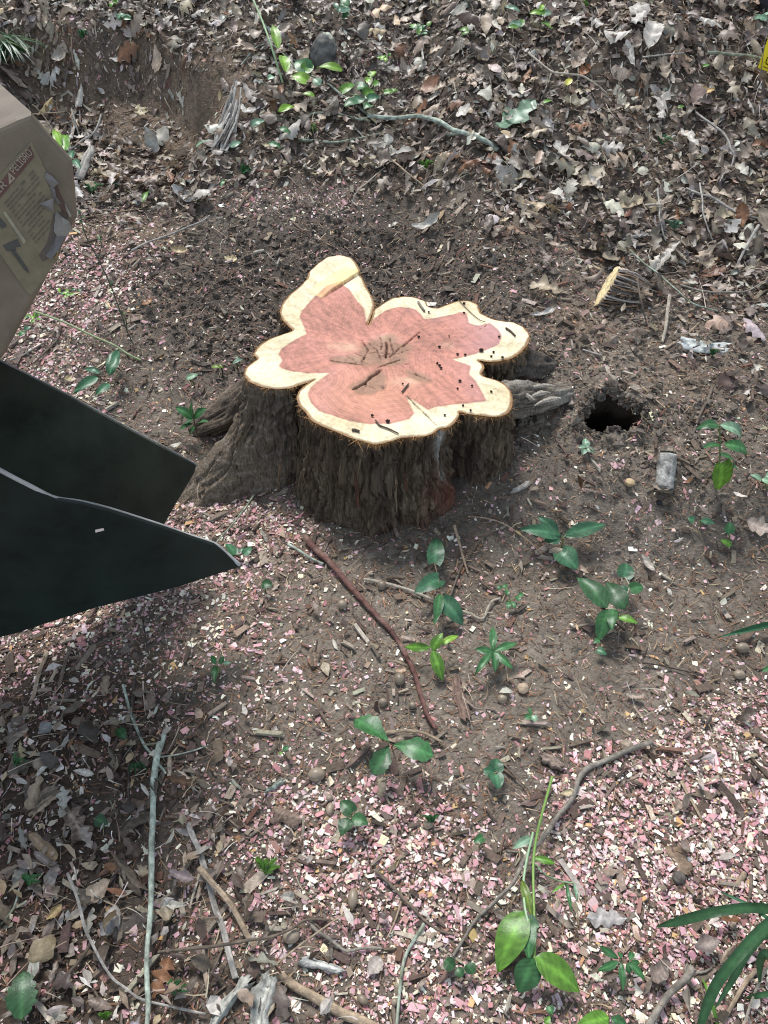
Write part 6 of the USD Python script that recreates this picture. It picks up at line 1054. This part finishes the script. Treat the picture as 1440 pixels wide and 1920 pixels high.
dead('big green-grey oak leaf on brown litter at upper right', (928, 243), (1004, 190), 56, 2.4, .55, (.15, .235, .15), rl=1.4, rw=1.1, name='green_oak_leaf', kind='green_leaf')
dead('grey veined dead leaf on pink chips near the bottom right', (1175, 1722), (1098, 1722), 40, 3.2, .5, (.33, .30, .28), rl=1.5, rw=-1.2, up=.012)
dead('pale grey dead leaf on chips right of the kinked twig', (690, 1826), (716, 1794), 30, 4, .15, (.34, .29, .25), rl=1.5, rw=1.2, up=.012)
dead('grey-brown dead leaf at the right edge by the two-leaved sprout', (1398, 975), (1444, 996), 42, 2.5, .4, (.34, .27, .22), rl=1, rw=.8, up=.015)
dead('brown leaf on bark litter at lower left, crumpled', (120, 1620), (50, 1560), 34, 2, .4, (.27, .19, .12), rl=.4, rw=.3)
dead('long rolled grey leaf beside the lichen stick, lower left', (120, 1640), (62, 1596), 26, 1, .2, (.24, .20, .175), rl=.5, rw=.25)
dead('purple-grey curled leaf right of the lichen stick', (316, 1632), (368, 1652), 26, 2, .4, (.20, .155, .15), rl=.7, rw=.5)
dead('grey dead leaf in shade at left above the dark stick', (72, 1376), (96, 1354), 24, 1, .2, (.17, .165, .155), rl=1.2, rw=1)
dead('ochre curled leaf at lower left on chips', (86, 1726), (118, 1694), 20, 2, .3, (.36, .26, .12), rl=.6, rw=.4)
dead('grey crumpled leaf beside the curved pale twig', (190, 1760), (210, 1718), 40, 2, .4, (.25, .235, .23), rl=.4, rw=.4)
dead('tan folded leaf right of the lichen stick, lower left', (306, 1686), (318, 1730), 30, 2, .4, (.27, .22, .15), rl=.6, rw=.4)
dead('big grey leaf below the strap blades on chips', (1300, 1778), (1350, 1762), 38, 1.5, .4, (.24, .19, .165), rl=.7, rw=.5)
dead('brown leaf under the tip of the strap blades', (1255, 1800), (1220, 1842), 36, 2, .3, (.19, .145, .12), rl=.8, rw=.6)
dead('curled dry leaf on the grey branch stub', (1236, 1800), (1260, 1806), 22, 1, .2, (.29, .23, .185), rl=.4, rw=.3)
dead('small dry leaf beside the root stick acorn', (738, 1256), (764, 1254), 18, 3, .5, (.38, .27, .18), rl=.5, rw=.4, up=.015)
dead('tan leaf on needles under the oak seedling right leaf', (1050, 1488), (1078, 1484), 13, 1, .2, (.44, .36, .22), rl=1, rw=.6, up=.01)
dead('brown dry leaf at the foot of the tan clay slab', (96, 110), (126, 96), 34, 2, .25, (.33, .28, .23), rl=.8, rw=.6)
dead('wide pale oak leaf on the bank near the red soil patch', (205, 112), (248, 98), 30, 3, .7, (.36, .33, .29), rl=1.2, rw=1)
dead('yellow-tan lobed leaf caught on the bank wall', (258, 196), (270, 218), 26, 3, .7, (.36, .30, .17), rl=1, rw=.9)
dead('rust brown leaf tip sticking up by the grey rolled leaf at left', (322, 345), (316, 318), 16, 2, .5, (.20, .095, .05), rl=1, rw=.8)
dead('striped grey-white rolled leaf left below the splintered log', (372, 380), (322, 352), 30, 1, .3, (.40, .385, .36), rl=.5, rw=.3)
dead('orange-brown leaf near dark soil at left', (286, 560), (266, 572), 20, 3, .6, (.26, .12, .05), rl=.8, rw=.6)
dead('pale yellow leaf scrap on dark soil at left', (420, 482), (446, 487), 16, 3, .4, (.52, .42, .24), rl=1.2, rw=1, up=.01)
dead('tan rolled leaf on chips left of the dark soil', (318, 466), (354, 470), 20, 1, .3, (.40, .30, .17), rl=.6, rw=.4)
dead('rusty leaf in the large leaf pile at upper right', (1082, 140), (1108, 122), 30, 3, .5, (.27, .115, .05), rl=.5, rw=.4)
dead('large brown leaf standing in the leaf pile at upper right', (1072, 128), (1098, 92), 32, 1, .2, (.27, .20, .15), rl=1.2, rw=.9)
dead('golden leaf in the litter below the yellow flag', (1302, 174), (1340, 168), 26, 2, .4, (.46, .30, .11), rl=.7, rw=.5)
dead('light tan leaf in the litter left of the yellow flag', (1340, 152), (1376, 116), 24, 2, .4, (.44, .35, .23), rl=.7, rw=.4)
dead('broad tan oak leaf on the litter at right centre', (1080, 330), (1072, 302), 36, 2.5, .6, (.33, .27, .19), rl=.9, rw=.7)
dead('wide pale brown leaf in litter at right centre', (1088, 352), (1132, 312), 40, 2, .5, (.36, .295, .21), rl=.9, rw=.6)
dead('folded tan leaf on the slope beside the crooked twig', (1150, 388), (1208, 372), 34, 2, .4, (.35, .28, .18), rl=.9, rw=.5)
dead('dark rust leaf below the litter edge at right', (1308, 520), (1362, 502), 34, 3, .6, (.15, .075, .045), rl=.8, rw=.6)
dead('grey-white leaf on dark soil right of the tan lobed leaf', (990, 592), (1046, 578), 14, 2, .5, (.40, .37, .33), rl=.8, rw=.5, up=.012)
dead('brown leaf bent over the short grey log', (1216, 905), (1258, 918), 26, 2, .4, (.25, .20, .155), rl=.5, rw=.4)
dead('dry leaf standing at the head of the short grey log', (1232, 850), (1262, 838), 24, 2, .5, (.32, .26, .20), rl=.5, rw=.4)
dead('golden narrow leaf hanging at the foot of the left root', (486, 888), (492, 905), 9, 1, .1, (.50, .28, .05), rl=.8, rw=.6)
dead('curled leaf on bare soil at right centre', (1166, 1300), (1212, 1306), 20, 2, .4, (.31, .25, .20), rl=.5, rw=.4, up=.012)
dead('narrow grey leaf on soil right of the arrow-leaved clump', (1202, 1038), (1228, 1072), 15, 1, .3, (.36, .31, .26), rl=1, rw=.6, up=.012)
# specks and twigs on the cut face
top3 = lambda a, b, h=.0: np.array([*top2([(a, b)])[0], HT + h])
for k, (a, b, r) in enumerate([(804, 587, 4), (870, 571, 5), (870, 588, 4), (785, 633, 4.5), (842, 632, 3), (824, 652, 4.5), (858, 666, 4), (872, 667, 4), (902, 659, 7.5), (925, 662, 4), (921, 670, 4), (942, 672, 4.5), (936, 633, 4), (820, 683, 4), (824, 687, 4), (827, 692, 4.5), (862, 716, 4.5), (885, 725, 3.5), (858, 730, 3.5), (921, 736, 4), (868, 762, 3.5), (698, 781, 4), (727, 792, 6), (882, 771, 3.5), (834, 780, 3.5), (755, 721, 3), (951, 619, 4)]):
    m_ = trimesh.creation.icosphere(1, 1.0); v = np.array(m_.vertices) * (1 + R.normal(0, .16, (42, 1))) * r * 1.15 / F * [1.1, .9, .8]
    o = obj('dark_pellet', (v + top3(a, b, .002 + r * .0004), np.array(m_.faces)), 'crumb', None, (.035, .022, .020)); tag(o, 'largest dark pellet near the right tip of the cut stump face' if r > 7 else 'small dark crumb lying on the cut face of the stump', 'crumb', None if r > 7 else 'dark crumbs on the cut face')
for lb, q, w in (('short grey twig bit on the sapwood at the back of the cut face', [(784, 568), (789, 576), (796, 585)], 5), ('thin dark twig on the front sapwood rim of the cut face', [(704, 790), (712, 800), (728, 806), (747, 815)], 3), ('short twig on the heartwood near the splinter notch', [(754, 737), (760, 729), (766, 722)], 3.5), ('little bark sliver on the front sapwood rim', [(660, 808), (668, 809), (674, 811)], 4.5), ('dark sliver on the right sapwood tip of the cut face', [(948, 617), (958, 624), (966, 632)], 4), ('fine hair-like root across the sapwood at the back right', [(858, 562), (874, 580), (896, 600), (910, 606)], 1.6)):
    P3 = np.vstack([top3(a, b, .004) for a, b in q]); v, f = tube(catmull(P3, 12), w * 2.0 / F / 2, 6, .15, 3); tag(obj('twig', (v, f), 'stick', None, (.10, .07, .05) if 'grey' not in lb else (.22, .19, .16), True), lb, 'twig')
# chip stuck on the flap
cp = at_y(np.array([188.]), np.array([990.]), 0.985)[0]; cv = solids(CUBE, CUBEF, cp[None] + [0, -.006, 0], (np.array([[.97, .05, .22]]), np.array([[-.2, .3, .9]]), np.array([[0, -.9, .3]])), np.array([.0085]), np.array([.0026]), np.array([.001]), .12)[0][0]
tag(obj('wood_chip', (cv, CUBEF), 'chip', None, (.62, .50, .44)), 'pale wood chip stuck on the black rubber flap', 'wood chip')
# marking flag at the right edge and the boot in the top right corner
g0 = at1(1412, 172); t = thing('marking_flag', 'yellow plastic utility marking flag on a thin wire at the right edge', 'flag', None, g0); Yf = g0[1] - .02
fp = lambda a, b, dy=0: at_y(np.array([a], float), np.array([b], float), Yf + dy)[0]
obj('wire', tube(np.vstack([fp(1440, 30), fp(1428, 128), g0 - [0, 0, .03]]), .0013, 6), 'plastic', t, (.20, .17, .15), True)
NXf = 14; edge_t = np.linspace(0, 1, 8); cols_ = []
TL, BL = np.array([1441., 68.]), np.array([1421., 127.])
g_v = []
for i in range(NXf):
    for e_ in edge_t:
        q = TL + (BL - TL) * e_ + np.array([.93, .36]) * i * 6.0; g_v.append(fp(q[0], q[1], .012 * math.sin(i * .6) + .004 * math.sin(e_ * 4 + i)))
ii_, jj_ = np.meshgrid(np.arange(NXf - 1), np.arange(7), indexing='ij'); qf = np.stack([ii_ * 8 + jj_, ii_ * 8 + jj_ + 1, (ii_ + 1) * 8 + jj_ + 1, (ii_ + 1) * 8 + jj_], -1).reshape(-1, 4)
obj('flag_sheet', (np.array(g_v), qf), 'plastic', t, (.80, .62, .015), True)
o1, o2 = fp(1433, 119, -.02), fp(1456, 128, -.02); exf = o2 - o1; exf /= np.linalg.norm(exf); eyf = fp(1438, 103, -.02) - o1; eyf /= np.linalg.norm(eyf)
m_ = meshkit.text_mesh('US', .022, .0006, True); V_ = np.array(m_.vertices); obj('lettering', (o1 + V_[:, :1] * exf + V_[:, 1:2] * eyf, np.array(m_.faces)), 'plastic', t, (.03, .03, .025))
m_ = meshkit.text_mesh('------', .006, .0006, True)
bt = fp(1431, 124, -.021); bl_ = np.vstack([bt, bt + exf * .06, bt + exf * .06 - eyf * .003, bt - eyf * .003]); obj('printed_line', (bl_, np.array([[0, 1, 2, 3]])), 'plastic', t, (.05, .045, .02))
# boot: a rounded shoe with its sole
bp = at1(1441, 31); t = thing('boot', 'black boot toe at the top right corner', 'boot', None, bp)
u = np.linspace(0, 2 * np.pi, 33)[:-1]; foot = np.stack([np.sin(u) * .052 * (1 + .10 * np.cos(u)), np.cos(u) * .15], 1)
rings, hs = [], [(0, .97), (.028, 1.0), (.05, .97), (.075, .88), (.095, .70), (.105, .45)]
for hgt_, sc_ in hs: rings.append(np.c_[foot * sc_ + [0, .03 * (1 - sc_) * 2], np.full(32, hgt_)])
pv = np.vstack(rings + [[[0, .06, .108]]]); pv = pv @ np.array([[.92, -.38, 0], [.38, .92, 0], [0, 0, 1]]) ; pv[:, 2] += .40 * pv[:, 1]; pv = pv + bp + [.02, .120, .07]; j = np.arange(32); j2 = (j + 1) % 32
fs = np.vstack([np.vstack([np.stack([a * 32 + j, a * 32 + j2, a * 32 + 32 + j2], 1), np.stack([a * 32 + j, a * 32 + 32 + j2, a * 32 + 32 + j], 1)]) for a in range(5)] + [np.stack([160 + j, 160 + j2, 0 * j + 192], 1)])
up_f = fs[(fs >= 32).all(1)]; obj('upper', (pv, up_f[:, ::-1]), 'rubber', t, (.012, .012, .014), True); obj('sole', (pv[:64], fs[(fs < 64).all(1)][:, ::-1]), 'rubber', t, (.018, .017, .016), True)
sh = np.array([[0, .12, .08], [0, .15, .16], [.01, .17, .26]]) @ np.array([[.92, .38, 0], [-.38, .92, 0], [0, 0, 1]]) * [1, 1, 1] + bp + [.02, .120, .09]
obj('shaft', tube(catmull(sh, 8), np.array([.050, .052, .053, .054, .055, .056, .057, .057]), 18), 'rubber', t, (.012, .012, .014), True)
